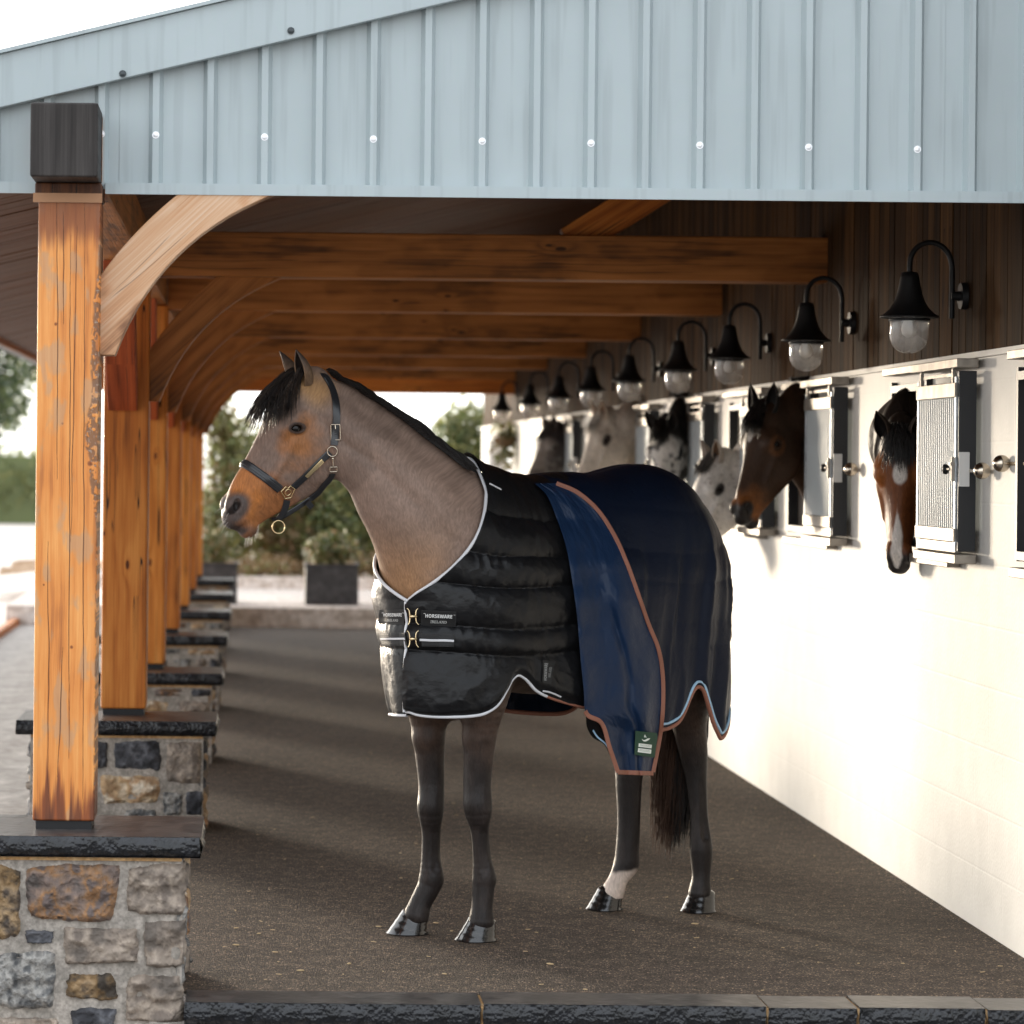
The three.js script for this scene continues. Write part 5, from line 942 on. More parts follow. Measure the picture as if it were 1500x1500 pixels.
const stableRug = thing('stable_rug', 'black quilted horse rug with pale piping, buckled across the chest of the bay horse', 'horse rug', V(HO.x, 0, HO.z));
const HOV = V(HO.x, 0, HO.z), atHO = (g) => { g.translate(-HO.x, 0, -HO.z); return g; };
{
  const q1L = hemQ, q1R = (s) => 1.40 + 0.035 * clamp((0.15 - s) * 2, 0, 0.6);
  const dB = (s, y) => quilt(s, y, 0.021);
  const sEnd = S1 + 0.47;
  const left = mergeGeometries([panel(sV, sTop + 0.003, neckQ, q1L, 0.014, dB, 110, 150), panel(sTop, sEnd, () => 0, q1L, 0.014, dB, 110, 190)]); part('left_panel', atHO(left), M.nylonBlack, stableRug);
  const right = panel(-sEnd, sV + 0.03, (s) => qR0(s), q1R, 0.009, (s, y) => quilt(s, y, 0.009) + (y < 1.03 ? 0.014 * (fbm2(s * 20 + y * 6, y * 3, 2) - 0.5) : 0), 210, 130); part('right_panel', atHO(right), M.nylonBlack, stableRug);
  const edge = (sa, sb, qf, off, n, d) => { const out = []; for (let i = 0; i <= n; i++) { const s = lerp(sa, sb, i / n); out.push(rugPoint(s, qf(s), off, d).sub(HOV)); } return out; };
  const up = (s, off) => Array.from({ length: 14 }, (_, i) => rugPoint(s, neckQ(sTop) * (1 - (i + 1) / 14.5), off, 0.006).sub(HOV));
  const pipe = (name, pts, r, m) => part(name, tube(pts, r, pts.length * 2, 7), m, stableRug);
  pipe('neck_piping', [...edge(sV, sTop, qL0, 0.014, 90, 0.006), ...up(sTop + 0.004, 0.014)], 0.0062, M.piping);
  pipe('neck_piping', [...up(-sTop - 0.004, 0.009).reverse(), ...edge(-sTop, sV, qR0, 0.009, 90, 0.006)], 0.0062, M.piping);
  pipe('front_piping', Array.from({ length: 50 }, (_, i) => { const q = lerp(qL0(sV), q1L(sV), i / 49), y = q > 1 ? RYC - (q - 1) : RYC; return rugPoint(sV, q, 0.014, quilt(sV, y, 0.017) * 0.6 + 0.006).sub(HOV); }), 0.005, M.piping);
  const sFlap = addr([[800, 1020], [803, 1021]], 2)[0][0];
  pipe('hem_piping', edge(sV, sFlap, q1L, 0.014, 120, 0.005), 0.0058, M.piping);
  part('hem_binding', tube(edge(sFlap, sEnd, q1L, 0.014, 30, 0.004), 0.006, 60, 6), M.binding, stableRug);
  pipe('hem_piping', edge(-sEnd, sV, q1R, 0.009, 90, 0.004), 0.0058, M.piping);
}
const rugBVH = bvhOf(mergeGeometries(stableRug.children.filter((c) => /panel/.test(c.name)).map((c) => { const g = c.geometry.clone(); g.translate(HO.x, 0, HO.z); return g; })));
function patch(bvh, tl, tr, br, bl, nu, nv, off) {
  const q = []; for (let j = 0; j <= nv; j++) for (let i = 0; i <= nu; i++) { const a = i / nu, b = j / nv, u = lerp(lerp(tl[0], tr[0], a), lerp(bl[0], br[0], a), b), v = lerp(lerp(tl[1], tr[1], a), lerp(bl[1], br[1], a), b); q.push(hitPx(bvh, u, v)); }
  const good = q.filter(Boolean), mean = good.reduce((s, h) => s.add(h.n), V(0, 0, 0)).normalize();
  // a stiff label: smoothed depth over the cloth
  const Z = q.map((h) => h ? h.p : good[0].p), at = (i, j) => { let s = V(0, 0, 0), w = 0; for (let y = Math.max(0, j - 2); y <= Math.min(nv, j + 2); y++) for (let x = Math.max(0, i - 2); x <= Math.min(nu, i + 2); x++) { s.add(Z[y * (nu + 1) + x]); w++; } return s.multiplyScalar(1 / w); };
  const f = (a, b) => { const i = Math.round(a * nu), j = Math.round(b * nv), k = Z[j * (nu + 1) + i], sm = at(i, j); const d = sm.clone().sub(k).dot(mean); return k.clone().addScaledVector(mean, d + off); };
  const top = gridGeo(nu, nv, f, (a, b) => [a, 1 - b]);
  return top.translate(-HO.x, 0, -HO.z);
}
function label(w, h, draw) { const c = document.createElement('canvas'); c.width = w; c.height = h; const x = c.getContext('2d'); draw(x, w, h); const t = new THREE.CanvasTexture(c); t.colorSpace = THREE.SRGBColorSpace; return phys({ map: t, roughness: 0.6 }); }
{
  const name = label(512, 256, (x, w, h) => {
    x.fillStyle = '#0c0c0d'; x.fillRect(0, 0, w, h); x.strokeStyle = '#2a2a2c'; x.lineWidth = 4; x.strokeRect(10, 10, w - 20, h - 20); x.textAlign = 'center'; x.textBaseline = 'middle';
    x.fillStyle = '#e4e4e2'; x.font = 'bold 78px sans-serif'; x.save(); x.translate(w / 2, 94); x.scale(0.86, 1.02); x.fillText('HORSEWARE', 0, 0); x.restore(); x.fillRect(36, 52, 26, 8); x.font = '20px sans-serif'; x.fillText('TM', w - 30, 62);
    x.fillStyle = '#c6c6c2'; x.font = '54px serif'; x.fillText('IRELAND', w / 2, 186);
  });
  part('name_label', patch(rugBVH, [617, 893], [669, 895], [668, 918], [617, 916], 16, 8, 0.004), name, stableRug);
  part('name_label', patch(rugBVH, [558, 893], [594, 892], [594, 915], [559, 914], 16, 8, 0.004), name, stableRug);
  const vert = label(128, 384, (x, w, h) => { x.fillStyle = '#0b0b0c'; x.fillRect(0, 0, w, h); x.translate(w / 2, h / 2); x.rotate(-Math.PI / 2); x.textAlign = 'center'; x.textBaseline = 'middle'; x.fillStyle = '#8e8e8c'; x.font = 'bold 50px sans-serif'; x.fillText('HORSEWARE', 0, -22); x.font = '38px serif'; x.fillText('IRELAND', 0, 30); });
  part('girth_label', patch(rugBVH, [794, 967], [812, 968], [806, 1003], [793, 1000], 6, 10, 0.004), vert, stableRug);
  const strap = (px, w, m, off, n, nm) => { const hs = dense(px, 26).map(([u, v]) => hitPx(rugBVH, u, v)).filter(Boolean); const ps = hs.map((h) => h.p.clone().addScaledVector(h.n, off).sub(HOV)); const sm = ps.map((p, i) => { let s = V(0, 0, 0), k = 0; for (let j = Math.max(0, i - 3); j <= Math.min(ps.length - 1, i + 3); j++) { s.add(ps[j]); k++; } return s.multiplyScalar(1 / k); }); part(nm, tape(sm, hs.map((h) => h.n), w, 0.003), m, stableRug); };
  strap([[615, 937], [668, 938]], 0.046, M.webbing, 0.004, 20, 'chest_strap'); strap([[557, 936], [598, 936]], 0.046, M.webbing, 0.004, 20, 'chest_strap');
  strap([[613, 936.5], [667, 938.5]], 0.008, M.piping, 0.0085, 20, 'strap_stripe'); strap([[559, 935.5], [597, 935]], 0.007, M.piping, 0.0085, 20, 'strap_stripe');
  strap([[714, 709], [733, 719]], 0.006, M.piping, 0.006, 20, 'withers_tab');
  strap([[792, 1011], [803, 1012], [822, 1020]], 0.006, M.piping, 0.006, 20, 'girth_stitching');
  for (const v of [903, 936]) {   // T-hook buckles
    const c = hitPx(rugBVH, 604, v).p, R0 = (u, w, o = 0.014) => P(u, w, -c.z - o).sub(HOV);
    part('buckle', merged([tube([R0(596, v - 12), R0(599, v - 9), R0(600, v + 8), R0(598, v + 12)], 0.0022, 12, 6), tube([R0(613, v - 12), R0(610, v - 9), R0(610, v + 8), R0(613, v + 12)], 0.0022, 12, 6), tube([R0(600, v), R0(605, v, 0.02), R0(610, v)], 0.0042, 8, 8), new THREE.SphereGeometry(0.0065, 10, 8).translate(...R0(604, v, 0.018).toArray())]), M.gold, stableRug);
  }
}
// the navy rug over the quarters, with its front half folded back over the side
const blueRug = thing('blue_rug', 'navy blue rug with brown binding laid over the hindquarters, front corner folded down', 'horse rug', HOV);
{
  const hem = table(addr([[842, 1030], [880, 1056], [920, 1064], [956, 1066], [972, 1064], [986, 1056], [996, 1040], [1004, 1020], [1011, 1007], [1017, 1003], [1023, 1008], [1030, 1030], [1038, 1058], [1047, 1079]], 120)), sLast = rugAddress((hitPx(rawBVH, 1047, 1079) ?? hitPx(rawBVH, 1040, 1060)).p)[0];
  const q1 = (s) => { const m = Math.abs(s); if (s > 0) return m > sLast ? hem(sLast) - 0.09 * smoothstep(m, sLast, sLast + 0.16) : hem(m); return m > sLast ? hem(sLast) - 0.09 : hem(m) - 0.02; };
  const s0 = S1 + 0.36, dN = (s, y) => quilt(s, y, 0.004) + 0.050 * (1 - Math.abs(2 * fbm2(Math.abs(s) * 8 - y * 1.3, y * 0.8 + 4, 3) - 1) - 0.7) * smoothstep(1.6 - y, 0, 0.3);
  for (const [n, a, b] of [['left_side', s0, S3], ['right_side', -S3, -s0]]) part(n, atHO(panel(a, b, () => 0, q1, 0.034, dN, 150, 130)), M.nylonNavy, blueRug);
  const edge = (sa, sb, d, n, dq) => Array.from({ length: n + 1 }, (_, i) => { const s = lerp(sa, sb, i / n); return rugPoint(s, q1(s) + dq, 0.034, d).sub(HOV); });
  part('hem_binding', tube(edge(s0 + 0.26, S3, 0.002, 150, 0.006), 0.0085, 260, 6), M.binding, blueRug);
  part('hem_piping', tube(edge(s0 + 0.26, S3, 0.006, 150, -0.014), 0.0055, 260, 6), M.pipingBlue, blueRug);
  part('hem_binding', tube(edge(-S3, -s0, 0.002, 120, 0.006), 0.0085, 200, 6), M.binding, blueRug);
  const all = bvhOf(mergeGeometries([rawRug.clone(), ...blueRug.children.filter((c) => /side/.test(c.name)).map((c) => c.geometry.clone().translate(HO.x, 0, HO.z)), ...stableRug.children.filter((c) => /panel/.test(c.name)).map((c) => c.geometry.clone().translate(HO.x, 0, HO.z))]));
  const L = dense([[783, 708], [800, 724], [815, 758], [829, 800], [838, 850], [845, 900], [850, 960], [855, 1010], [859, 1046], [880, 1058], [893, 1096], [905, 1131]], 90), Rr = dense([[815, 708], [845, 721], [875, 747], [900, 785], [918, 825], [935, 872], [950, 915], [964, 950], [970, 985], [971, 1030], [967, 1075], [956, 1133]], 90);
  const nu = 30, nv = 90, base = [];
  for (let j = 0; j <= nv; j++) for (let i = 0; i <= nu; i++) { const a = i / nu, u = lerp(L[j][0], Rr[j][0], a), v = lerp(L[j][1], Rr[j][1], a), h = hitPx(all, u, v); base.push(h ? -h.p.z : null); }
  for (let k = 0; k < base.length; k++) if (base[k] === null) base[k] = base.find((x) => x !== null);
  for (let pass = 0; pass < 10; pass++) { const c = base.slice(); for (let j = 0; j <= nv; j++) for (let i = 0; i <= nu; i++) { let s = 0, w = 0; for (const [x, y] of [[0, 0], [1, 0], [-1, 0], [0, 1], [0, -1]]) { const X = i + x, Y = j + y; if (X >= 0 && X <= nu && Y >= 0 && Y <= nv) { s += c[Y * (nu + 1) + X]; w++; } } base[j * (nu + 1) + i] = Math.min(s / w, c[j * (nu + 1) + i] + 0.002); } }
  const seamsB = [0.16, 0.34, 0.52, 0.70, 0.86];
  const flapAt = (a, b, lift = 0) => {
    const i = clamp(a, 0, 1) * nu, j = clamp(b, 0, 1) * nv, i0 = Math.min(nu - 1, Math.floor(i)), j0 = Math.min(nv - 1, Math.floor(j)), fi = i - i0, fj = j - j0, g = (x, y) => base[y * (nu + 1) + x], d = lerp(lerp(g(i0, j0), g(i0 + 1, j0), fi), lerp(g(i0, j0 + 1), g(i0 + 1, j0 + 1), fi), fj);
    const u = lerp(lerp(L[j0][0], L[j0 + 1][0], fj), lerp(Rr[j0][0], Rr[j0 + 1][0], fj), a), v = lerp(lerp(L[j0][1], L[j0 + 1][1], fj), lerp(Rr[j0][1], Rr[j0 + 1][1], fj), a);
    let near = 1; for (const s of seamsB) near = Math.min(near, Math.abs(b - s - 0.05 * a + 0.02)); const puff = 0.010 * Math.pow(smoothstep(near, 0, 0.09), 0.6);
    const fold = 0.020 * Math.sin(a * 8.2 + 1.0 + 1.6 * b) * smoothstep(b, 0.1, 0.5) + 0.016 * (fbm2(a * 5, b * 9, 3) - 0.5) + 0.014 * (1 - Math.abs(2 * fbm2(a * 4 + b * 3, b * 7 - a, 3, 0, 0, 61) - 1) - 0.7) - 0.022 * Math.exp(-(((a - 0.5 - 0.1 * b) / 0.05) ** 2)) * smoothstep(b, 0.35, 0.6);
    return P(u, v, d - 0.030 - puff - fold * 0.8 - lift - 0.02 * smoothstep(b, 0.6, 1)).sub(HOV);
  };
  part('folded_front', gridGeo(60, 180, (a, b) => flapAt(a, b), (a, b) => [a * 1.6, b * 4]), M.satinBlue, blueRug);
  const nz = (p) => V(0.35, 0.1, 0.93), run = (f, n, w, th, m, nm) => { const ps = Array.from({ length: n + 1 }, (_, i) => f(i / n)); part(nm, tape(ps, ps.map(nz), w, th), m, blueRug); };
  run((t) => flapAt(1, t * 0.995, 0.002), 120, 0.0165, 0.004, M.binding, 'front_binding');
  run((t) => flapAt(t, 1, 0.003), 30, 0.0165, 0.004, M.binding, 'bottom_binding');
  run((t) => flapAt(0.0, lerp(0.765, 1, t), 0.003), 40, 0.0165, 0.004, M.binding, 'corner_binding');
  // the turned-back lower edge behind the corner
  const T1 = dense([[858, 1047], [860, 1066], [868, 1080], [884, 1090], [893, 1106], [902, 1124]], 30), T2 = dense([[872, 1048], [882, 1056], [892, 1072], [899, 1092], [906, 1110], [910, 1128]], 30);
  part('turned_edge', gridGeo(6, 30, (a, b) => { const j = Math.round(b * 30), q = flapAt(0.05, 0.78 + 0.2 * b); return P(lerp(T1[j][0], T2[j][0], a), lerp(T1[j][1], T2[j][1], a), -(q.z + HO.z) + 0.028 - 0.014 * Math.sin(a * 3)).sub(HOV); }), M.nylonBlack, blueRug);
  run((t) => { const j = Math.min(30, Math.round(8 + t * 22)), q = flapAt(0.05, 0.78 + 0.2 * (j / 30)); return P(lerp(T1[j][0], T2[j][0], 0.25), lerp(T1[j][1], T2[j][1], 0.25), -(q.z + HO.z) + 0.014).sub(HOV); }, 22, 0.006, 0.002, M.pipingBlue, 'turned_piping');
  const fb = bvhOf(blueRug.children.find((c) => c.name === 'folded_front').geometry.clone().translate(HO.x, 0, HO.z));
  const green = label(256, 320, (x, w, h) => {
    x.fillStyle = '#0f3d2a'; x.fillRect(0, 0, w, h); x.fillStyle = '#e8ece6'; x.beginPath(); x.moveTo(70, 92); x.quadraticCurveTo(120, 128, 150, 92); x.quadraticCurveTo(168, 76, 190, 80); x.quadraticCurveTo(160, 130, 128, 128); x.quadraticCurveTo(92, 126, 70, 92); x.fill(); x.fillRect(120, 40, 14, 30); x.fillRect(112, 62, 34, 10);
    x.fillRect(46, 160, 164, 46); x.fillRect(46, 224, 164, 54); x.fillStyle = '#8fa096'; for (const y of [172, 186, 238, 254]) x.fillRect(58, y, 140, 5);
  });
  part('green_label', patch(fb, [927, 1070], [957, 1073], [954, 1109], [925, 1105], 8, 10, 0.013), green, blueRug);
}
// ------------------------------------------------------------------ leather halter
const halter = thing('halter', 'black leather halter with brass fittings and nameplate on the bay horse', 'halter', HOV);
{
  M.leather = phys({ color: lin(0.016, 0.017, 0.02), roughness: 0.33, clearcoat: 0.2, clearcoatRoughness: 0.3 });
  const tracePx = (u, v, off = 0.002) => { const d = rayTo(u, v), p = V(0, EYE, 0); let t = 10.2; for (let i = 0; i < 140; i++) { p.copy(d).multiplyScalar(t).add(V(0, EYE, 0)); const f = horseField(p.x, p.y, p.z) - off; if (f < 0.0006) return p.clone(); t += Math.max(0.0008, f * 0.7); if (t > 12) break; } return null; };
  const on = (px, n) => dense(px, n).map(([u, v]) => tracePx(u, v)).filter(Boolean);
  const smoothP = (ps, k = 2) => ps.map((p, i) => { let s = V(0, 0, 0), c = 0; for (let j = Math.max(0, i - k); j <= Math.min(ps.length - 1, i + k); j++) { s.add(ps[j]); c++; } return s.multiplyScalar(1 / c); });
  const strapOn = (nm, ps, w, th = 0.0045, m = M.leather, nr) => { const q = smoothP(ps); return part(nm, tape(q.map((p) => p.clone().sub(HOV)), nr ?? q.map((p) => grad(horseField, p, 0.012)), w, th), m, halter); };
  const mirror = (p) => { const [a, n, w] = toHead(HEAD, p.x, p.y, p.z); return fromHead(HEAD, a, n, -w); };
  const surf = (al, ang) => { const nc = (hTop(al) + hBot(al)) / 2 + 0.01, dn = Math.cos(ang), dw = Math.sin(ang); let r = 0.01; while (r < 0.2 && headField(al, nc + dn * r, dw * r) < 0.001) r += 0.0008; return fromHead(HEAD, al, nc + dn * r, dw * r); };
  // noseband round the bridge, cheek pieces to the upper ring, mirrored on the far side
  const nb = Array.from({ length: 61 }, (_, i) => { const a = lerp(-2.25, 2.25, i / 60); return surf(0.196 + 0.004 * Math.cos(a), a); });
  strapOn('noseband', nb, 0.030, 0.006);
  const seam = part('noseband_stitching', tape(smoothP(nb).map((p) => p.clone().addScaledVector(grad(horseField, p, 0.012), 0.0058).sub(HOV)), nb.map((p) => grad(horseField, p, 0.012)), 0.011, 0.0022), M.leather, halter);
  const cheek = on([[427, 716], [445, 700], [466, 679], [486, 660]], 24);
  for (const f of [(p) => p, mirror]) strapOn('cheek_strap', cheek.map((p) => f(p.clone())), 0.024);
  strapOn('nameplate', on([[446, 700], [462, 684], [474, 672]], 12).map((p) => p.addScaledVector(grad(horseField, p), 0.008)), 0.015, 0.0015, M.brass);
  const crown = on([[489, 655], [491, 636], [493, 610], [492, 590], [487, 570], [480, 556], [474, 548]], 40);
  const top = fromHead(HEAD, toHead(HEAD, ...crown[crown.length - 1].toArray())[0] - 0.004, 0, 0); { const [a] = toHead(HEAD, top.x, top.y, top.z); let n = 0.2; while (n > 0 && horseField(...fromHead(HEAD, a, n, 0).toArray()) > 0.002) n -= 0.002; top.copy(fromHead(HEAD, a, n, 0)); }
  const loop = [...crown, top, ...crown.slice().reverse().map((p) => mirror(p.clone()))];
  strapOn('crownpiece', loop.map((p) => settle(horseField, p, 0.002)), 0.026);
  // buckle, rings, snap
  const frameAt = (u, v) => { const p = tracePx(u, v), n = grad(horseField, p, 0.015); return { p: p.clone().addScaledVector(n, 0.006), n }; };
  const place = (nm, g, f, roll, m) => { const x = V(1, 0, 0).addScaledVector(f.n, -f.n.x).normalize(), y = f.n.clone().cross(x); g.rotateZ(roll); g.applyMatrix4(new THREE.Matrix4().makeBasis(x, y, f.n).setPosition(f.p.clone().sub(HOV))); return part(nm, g, m, halter); };
  const poly = (pts, r) => merged(pts.flatMap((a, i) => { const b = pts[(i + 1) % pts.length], d = b.clone().sub(a); return [new THREE.CylinderGeometry(r, r, d.length(), 7).applyQuaternion(new THREE.Quaternion().setFromUnitVectors(V(0, 1, 0), d.clone().normalize())).translate((a.x + b.x) / 2, (a.y + b.y) / 2, (a.z + b.z) / 2), new THREE.SphereGeometry(r * 1.02, 7, 6).translate(a.x, a.y, a.z)]; }));
  const rect = (w, h, r, rr = 0.002) => { const c = 0.16, k = Math.min(w, h) * c; return poly([V(-w, -h + k, 0), V(-w, h - k, 0), V(-w + k, h, 0), V(w - k, h, 0), V(w, h - k, 0), V(w, -h + k, 0), V(w - k, -h, 0), V(-w + k, -h, 0)], rr); };
  place('crown_buckle', merged([rect(0.0165, 0.027, 0, 0.0024), tube([V(0, 0.026, 0.002), V(0.001, 0.012, 0.004)], 0.0018, 6, 6)]), frameAt(492, 633), 0.05, M.nickel);
  place('upper_ring', new THREE.TorusGeometry(0.0175, 0.0024, 8, 28), frameAt(487, 661), 0, M.nickel);
  const sq = frameAt(421, 718);
  place('square_ring', merged([poly([V(-0.026, 0.002, 0), V(-0.009, 0.017, 0), V(0, 0.009, 0), V(0.009, 0.017, 0), V(0.026, 0.002, 0), V(0.011, -0.028, 0), V(-0.011, -0.028, 0)], 0.0024), new THREE.TorusGeometry(0.0115, 0.0022, 8, 22).translate(0, -0.006, 0)]), sq, 0, M.brass);
  const sn = frameAt(488, 678); place('snap_hook', merged([new THREE.CylinderGeometry(0.0042, 0.0028, 0.034, 10).translate(0, 0.004, 0), rect(0.0125, 0.0085, 0).translate(0, -0.022, 0), new THREE.SphereGeometry(0.0055, 10, 8).translate(0, 0.017, 0)]), sn, 0.08, M.nickel);
  // throat strap, back strap under the jaw, chin strap with its ring
  const A = tracePx(487, 692), zN = -A.z, fr = (u, v, d) => P(u, v, d);
  const free = (nm, pts, w, n, off = 0.003, th = 0.0045) => { const c = new THREE.CatmullRomCurve3(pts).getSpacedPoints(26).map((p) => settle(horseField, p, off)); strapOn(nm, c, w, th, M.leather, c.map(() => n)); };
  free('throat_strap', [A, fr(486, 704, zN + 0.0), fr(481, 719, zN + 0.01), fr(470, 729, zN + 0.03), fr(456, 736, zN + 0.05)], 0.022, V(0.45, -0.25, 0.86).normalize());
  free('back_strap', [fr(462, 733, zN + 0.045), fr(446, 744, zN + 0.04), fr(430, 757, zN + 0.03), fr(415, 769, zN + 0.025)], 0.018, V(0.3, -0.3, 0.9).normalize());
  place('keeper', box(0.02, 0.028, 0.014), { p: fr(453, 739, zN + 0.036), n: V(0.3, -0.3, 0.9).normalize() }, 0.7, M.leather);
  const c0 = tracePx(421, 731), zc = -c0.z;
  free('chin_strap', [c0, fr(420, 745, zc), fr(418, 758, zc + 0.004), fr(414, 772, zc + 0.016)], 0.023, V(0.2, -0.1, 0.97).normalize());
  free('chin_strap', [fr(417, 768, zc + 0.02), fr(408, 768, zc + 0.045), fr(396, 766, zc + 0.07)], 0.017, V(-0.1, -0.75, 0.6).normalize());
  const rg = new THREE.TorusGeometry(0.0225, 0.0024, 8, 32); part('lead_ring', rg.rotateY(0.2).translate(...fr(408, 772, zc + 0.012).sub(HOV).toArray()), M.brass, halter);
}
// ------------------------------------------------------------------ horses looking out of the stable windows
function windowHorse(o) {
  const L = V(Math.sin(o.yaw), 0, Math.cos(o.yaw)), H = headFrame(P(o.px[0], o.px[1], o.d).addScaledVector(L, o.side ? -0.094 * o.side : 0), o.yaw, o.e, o.roll ?? 0), k = 1 / (o.scale ?? 1), win = V(WX + 0.05, o.wy ?? 1.72, -(o.win + (OPEN0 + OPEN1) / 2));
  const c = [fromHead(H, -0.10 / k, -0.05 / k, 0), fromHead(H, -0.22 / k, -0.16 / k, 0)], mid = c[1].clone().lerp(win, 0.6).add(V(0, 0.02, 0)); c.push(mid, win.clone().add(V(0.12, -0.05, 0)), win.clone().add(V(0.55, -0.22, -0.05)));
  const hh = [0.11, 0.17, 0.2, 0.215, 0.27], hw = [0.055, 0.085, 0.105, 0.125, 0.17];
  const S = c.map((p, i) => { const t = (c[i + 1] ?? p).clone().sub(c[i - 1] ?? p).normalize(), u = i < 2 ? H.n.clone().multiplyScalar(0.6).addScaledVector(H.e, -0.8) : V(0, 1, 0), up = u.addScaledVector(t, -u.dot(t)).normalize(); return { c: p, up, lat: t.clone().cross(up).normalize(), hh: hh[i] / k, hw: hw[i] / k }; });
  const nf = neckField(S, 0.6);
  const hd = (x, y, z) => { let [al, n, w] = toHead(H, x, y, z); al *= k; n *= k; w *= k; if (al < -0.3 || al > 0.52 || Math.abs(w) > 0.2 || n > 0.2 || n < -0.32) return Math.max(0.05, Math.hypot(Math.max(0, Math.abs(al - 0.1) - 0.32), Math.max(0, Math.abs(n + 0.06) - 0.17), Math.max(0, Math.abs(w) - 0.11))) / k; return headField(al, n, w) / k; };
  const f = (x, y, z) => smin(nf(x, y, z), hd(x, y, z), 0.03);
  const lo = [1e9, 1e9, 1e9], hi = [-1e9, -1e9, -1e9], grow = (p, r) => [p.x, p.y, p.z].forEach((v, i) => { lo[i] = Math.min(lo[i], v - r); hi[i] = Math.max(hi[i], v + r); });
  S.forEach((s) => grow(s.c, s.hh + 0.03)); for (const [a, n] of [[-0.2, 0.1], [0.43, 0.02], [0.4, -0.14], [0, -0.24], [0, 0.1]]) for (const w of [-0.12, 0.12]) grow(fromHead(H, a / k, n / k, w / k), 0.03);
  const col = (x, y, z) => { const h = toHead(H, x, y, z); return o.color(h[0] * k, h[1] * k, h[2] * k, x, y, z).map((v) => v * 1.6); };
  const t = thing('horse', o.label, 'horse', V(win.x, 0, win.z)), q = V(win.x, 0, win.z), g = [paint(meshField(f, lo, hi, o.h), col)];
  for (const s of [1, -1]) { const base = fromHead(H, -0.135 / k, 0.062 / k, s * 0.055 / k), ep = o.ear ?? [-0.23, 0.155, 0.085], tip = fromHead(H, ep[0] / k, ep[1] / k, s * ep[2] / k); g.push(earGeo(base, tip, H.n.clone().multiplyScalar(0.8).addScaledVector(H.e, 0.45).addScaledVector(H.w, s * (o.earTurn ?? 0.35)), 0.07 / k, (x, y, z) => o.earCol.map((v) => v * 1.6), () => o.earIn.map((v) => v * 1.6))); }
  part('body', mergeGeometries(g).translate(-q.x, 0, -q.z), M.coat, t);
  for (const s of [1, -1]) part('eye', new THREE.SphereGeometry(0.0225 / k, 18, 14).translate(...fromHead(H, 0.002 / k, 0, s * 0.0815 / k).sub(q).toArray()), M.eye, t);
  const R = rng(o.seed), strands = [];
  for (let i = 0; i < 420; i++) {
    const w = (R() - 0.5) * 0.09, r = fromHead(H, (-0.185 + R() * 0.09) / k, 0.1 / k, w / k), sp = (R() - 0.5) * 0.6 + w * 3, lift = 0.004 + R() * 0.012;
    strands.push({ pts: comb(f, r, (s) => H.e.clone().addScaledVector(H.w, sp).addScaledVector(H.n, 0.1 - 0.4 * s).add(V(0, -0.25 * s, 0)).normalize(), (o.fore ?? 0.11) * (0.6 + 0.6 * R()), 5, () => lift).map((p) => p.sub(q)), r: 0.0022 });
  }
  if (!o.bald) { const crest = new THREE.CatmullRomCurve3(S.slice(0, 4).map((s) => s.c.clone().addScaledVector(s.up, s.hh * 0.98)));
  for (let i = 0; i < 420; i++) { const u = 0.25 + 0.75 * R(), p = settle(f, crest.getPoint(u), 0.002), tan = crest.getTangent(u), lat = S[2].lat.clone().multiplyScalar(R() < 0.5 ? 1 : -1); strands.push({ pts: comb(f, p.add(V(0, 0.012, 0)), (s) => tan.clone().multiplyScalar(0.5).addScaledVector(lat, 0.6).add(V(0, 0.3 - 1.3 * s, 0)).normalize(), 0.07 + R() * 0.05, 4, () => 0.003 + 0.004 * R()).map((x) => x.sub(q)), r: 0.0026 }); } }
  part('mane', hairGeo(strands), o.hair, t);
  return t;
}
const nz3 = (x, y, z, f) => fbm3(x * f, y * f, z * f, 3);
windowHorse({ px: [1319, 692], d: 12.72, win: WIN[1].d, yaw: 1.30, e: [0.22, 0.975], h: 0.0055, seed: 21, hair: M.hairBlack, earCol: [0.03, 0.02, 0.015], earIn: [0.012, 0.01, 0.009], label: 'bay horse with a white blaze, half hidden by the nearest shutter, head hanging down', wy: 1.75, bald: true,
  color: (al, n, w, x, y, z) => {
    const q = nz3(x, y, z, 16), edge = Math.abs(w) / 0.09; let c = mix3([0.17, 0.055, 0.018], [0.30, 0.095, 0.022], smoothstep(edge + 0.3 * (q - 0.5), 0.4, 0.9));
    c = mix3(c, [0.025, 0.016, 0.012], smoothstep(-al - 0.02 + 0.05 * (q - 0.5), 0, 0.09)); c = mix3(c, [0.06, 0.028, 0.016], smoothstep(-n, 0.1, 0.22) * 0.8);
    c = mix3(c, [0.03, 0.025, 0.024], smoothstep(al + 0.04 * (q - 0.5), 0.31, 0.36)); c = mix3(c, [0.02, 0.016, 0.015], smoothstep(0.034 - Math.hypot(al / 1.4, n) - (n < -0.05 ? 1 : 0), 0, 0.01) * (Math.abs(w) > 0.05 ? 1 : 0));
    const star = 0.035 - Math.hypot((al - 0.02) * 0.62, w - 0.004), stripe = al > 0.14 ? lerp(0.003, 0.025, smoothstep(al, 0.16, 0.30)) * (1 - 0.6 * smoothstep(al, 0.34, 0.4)) - Math.abs(w + 0.006) : -1;
    if (n > -0.02) c = mix3(c, [0.66, 0.6, 0.55], smoothstep(Math.max(star, stripe) + 0.02 * (q - 0.5), 0, 0.009)); return c; } });
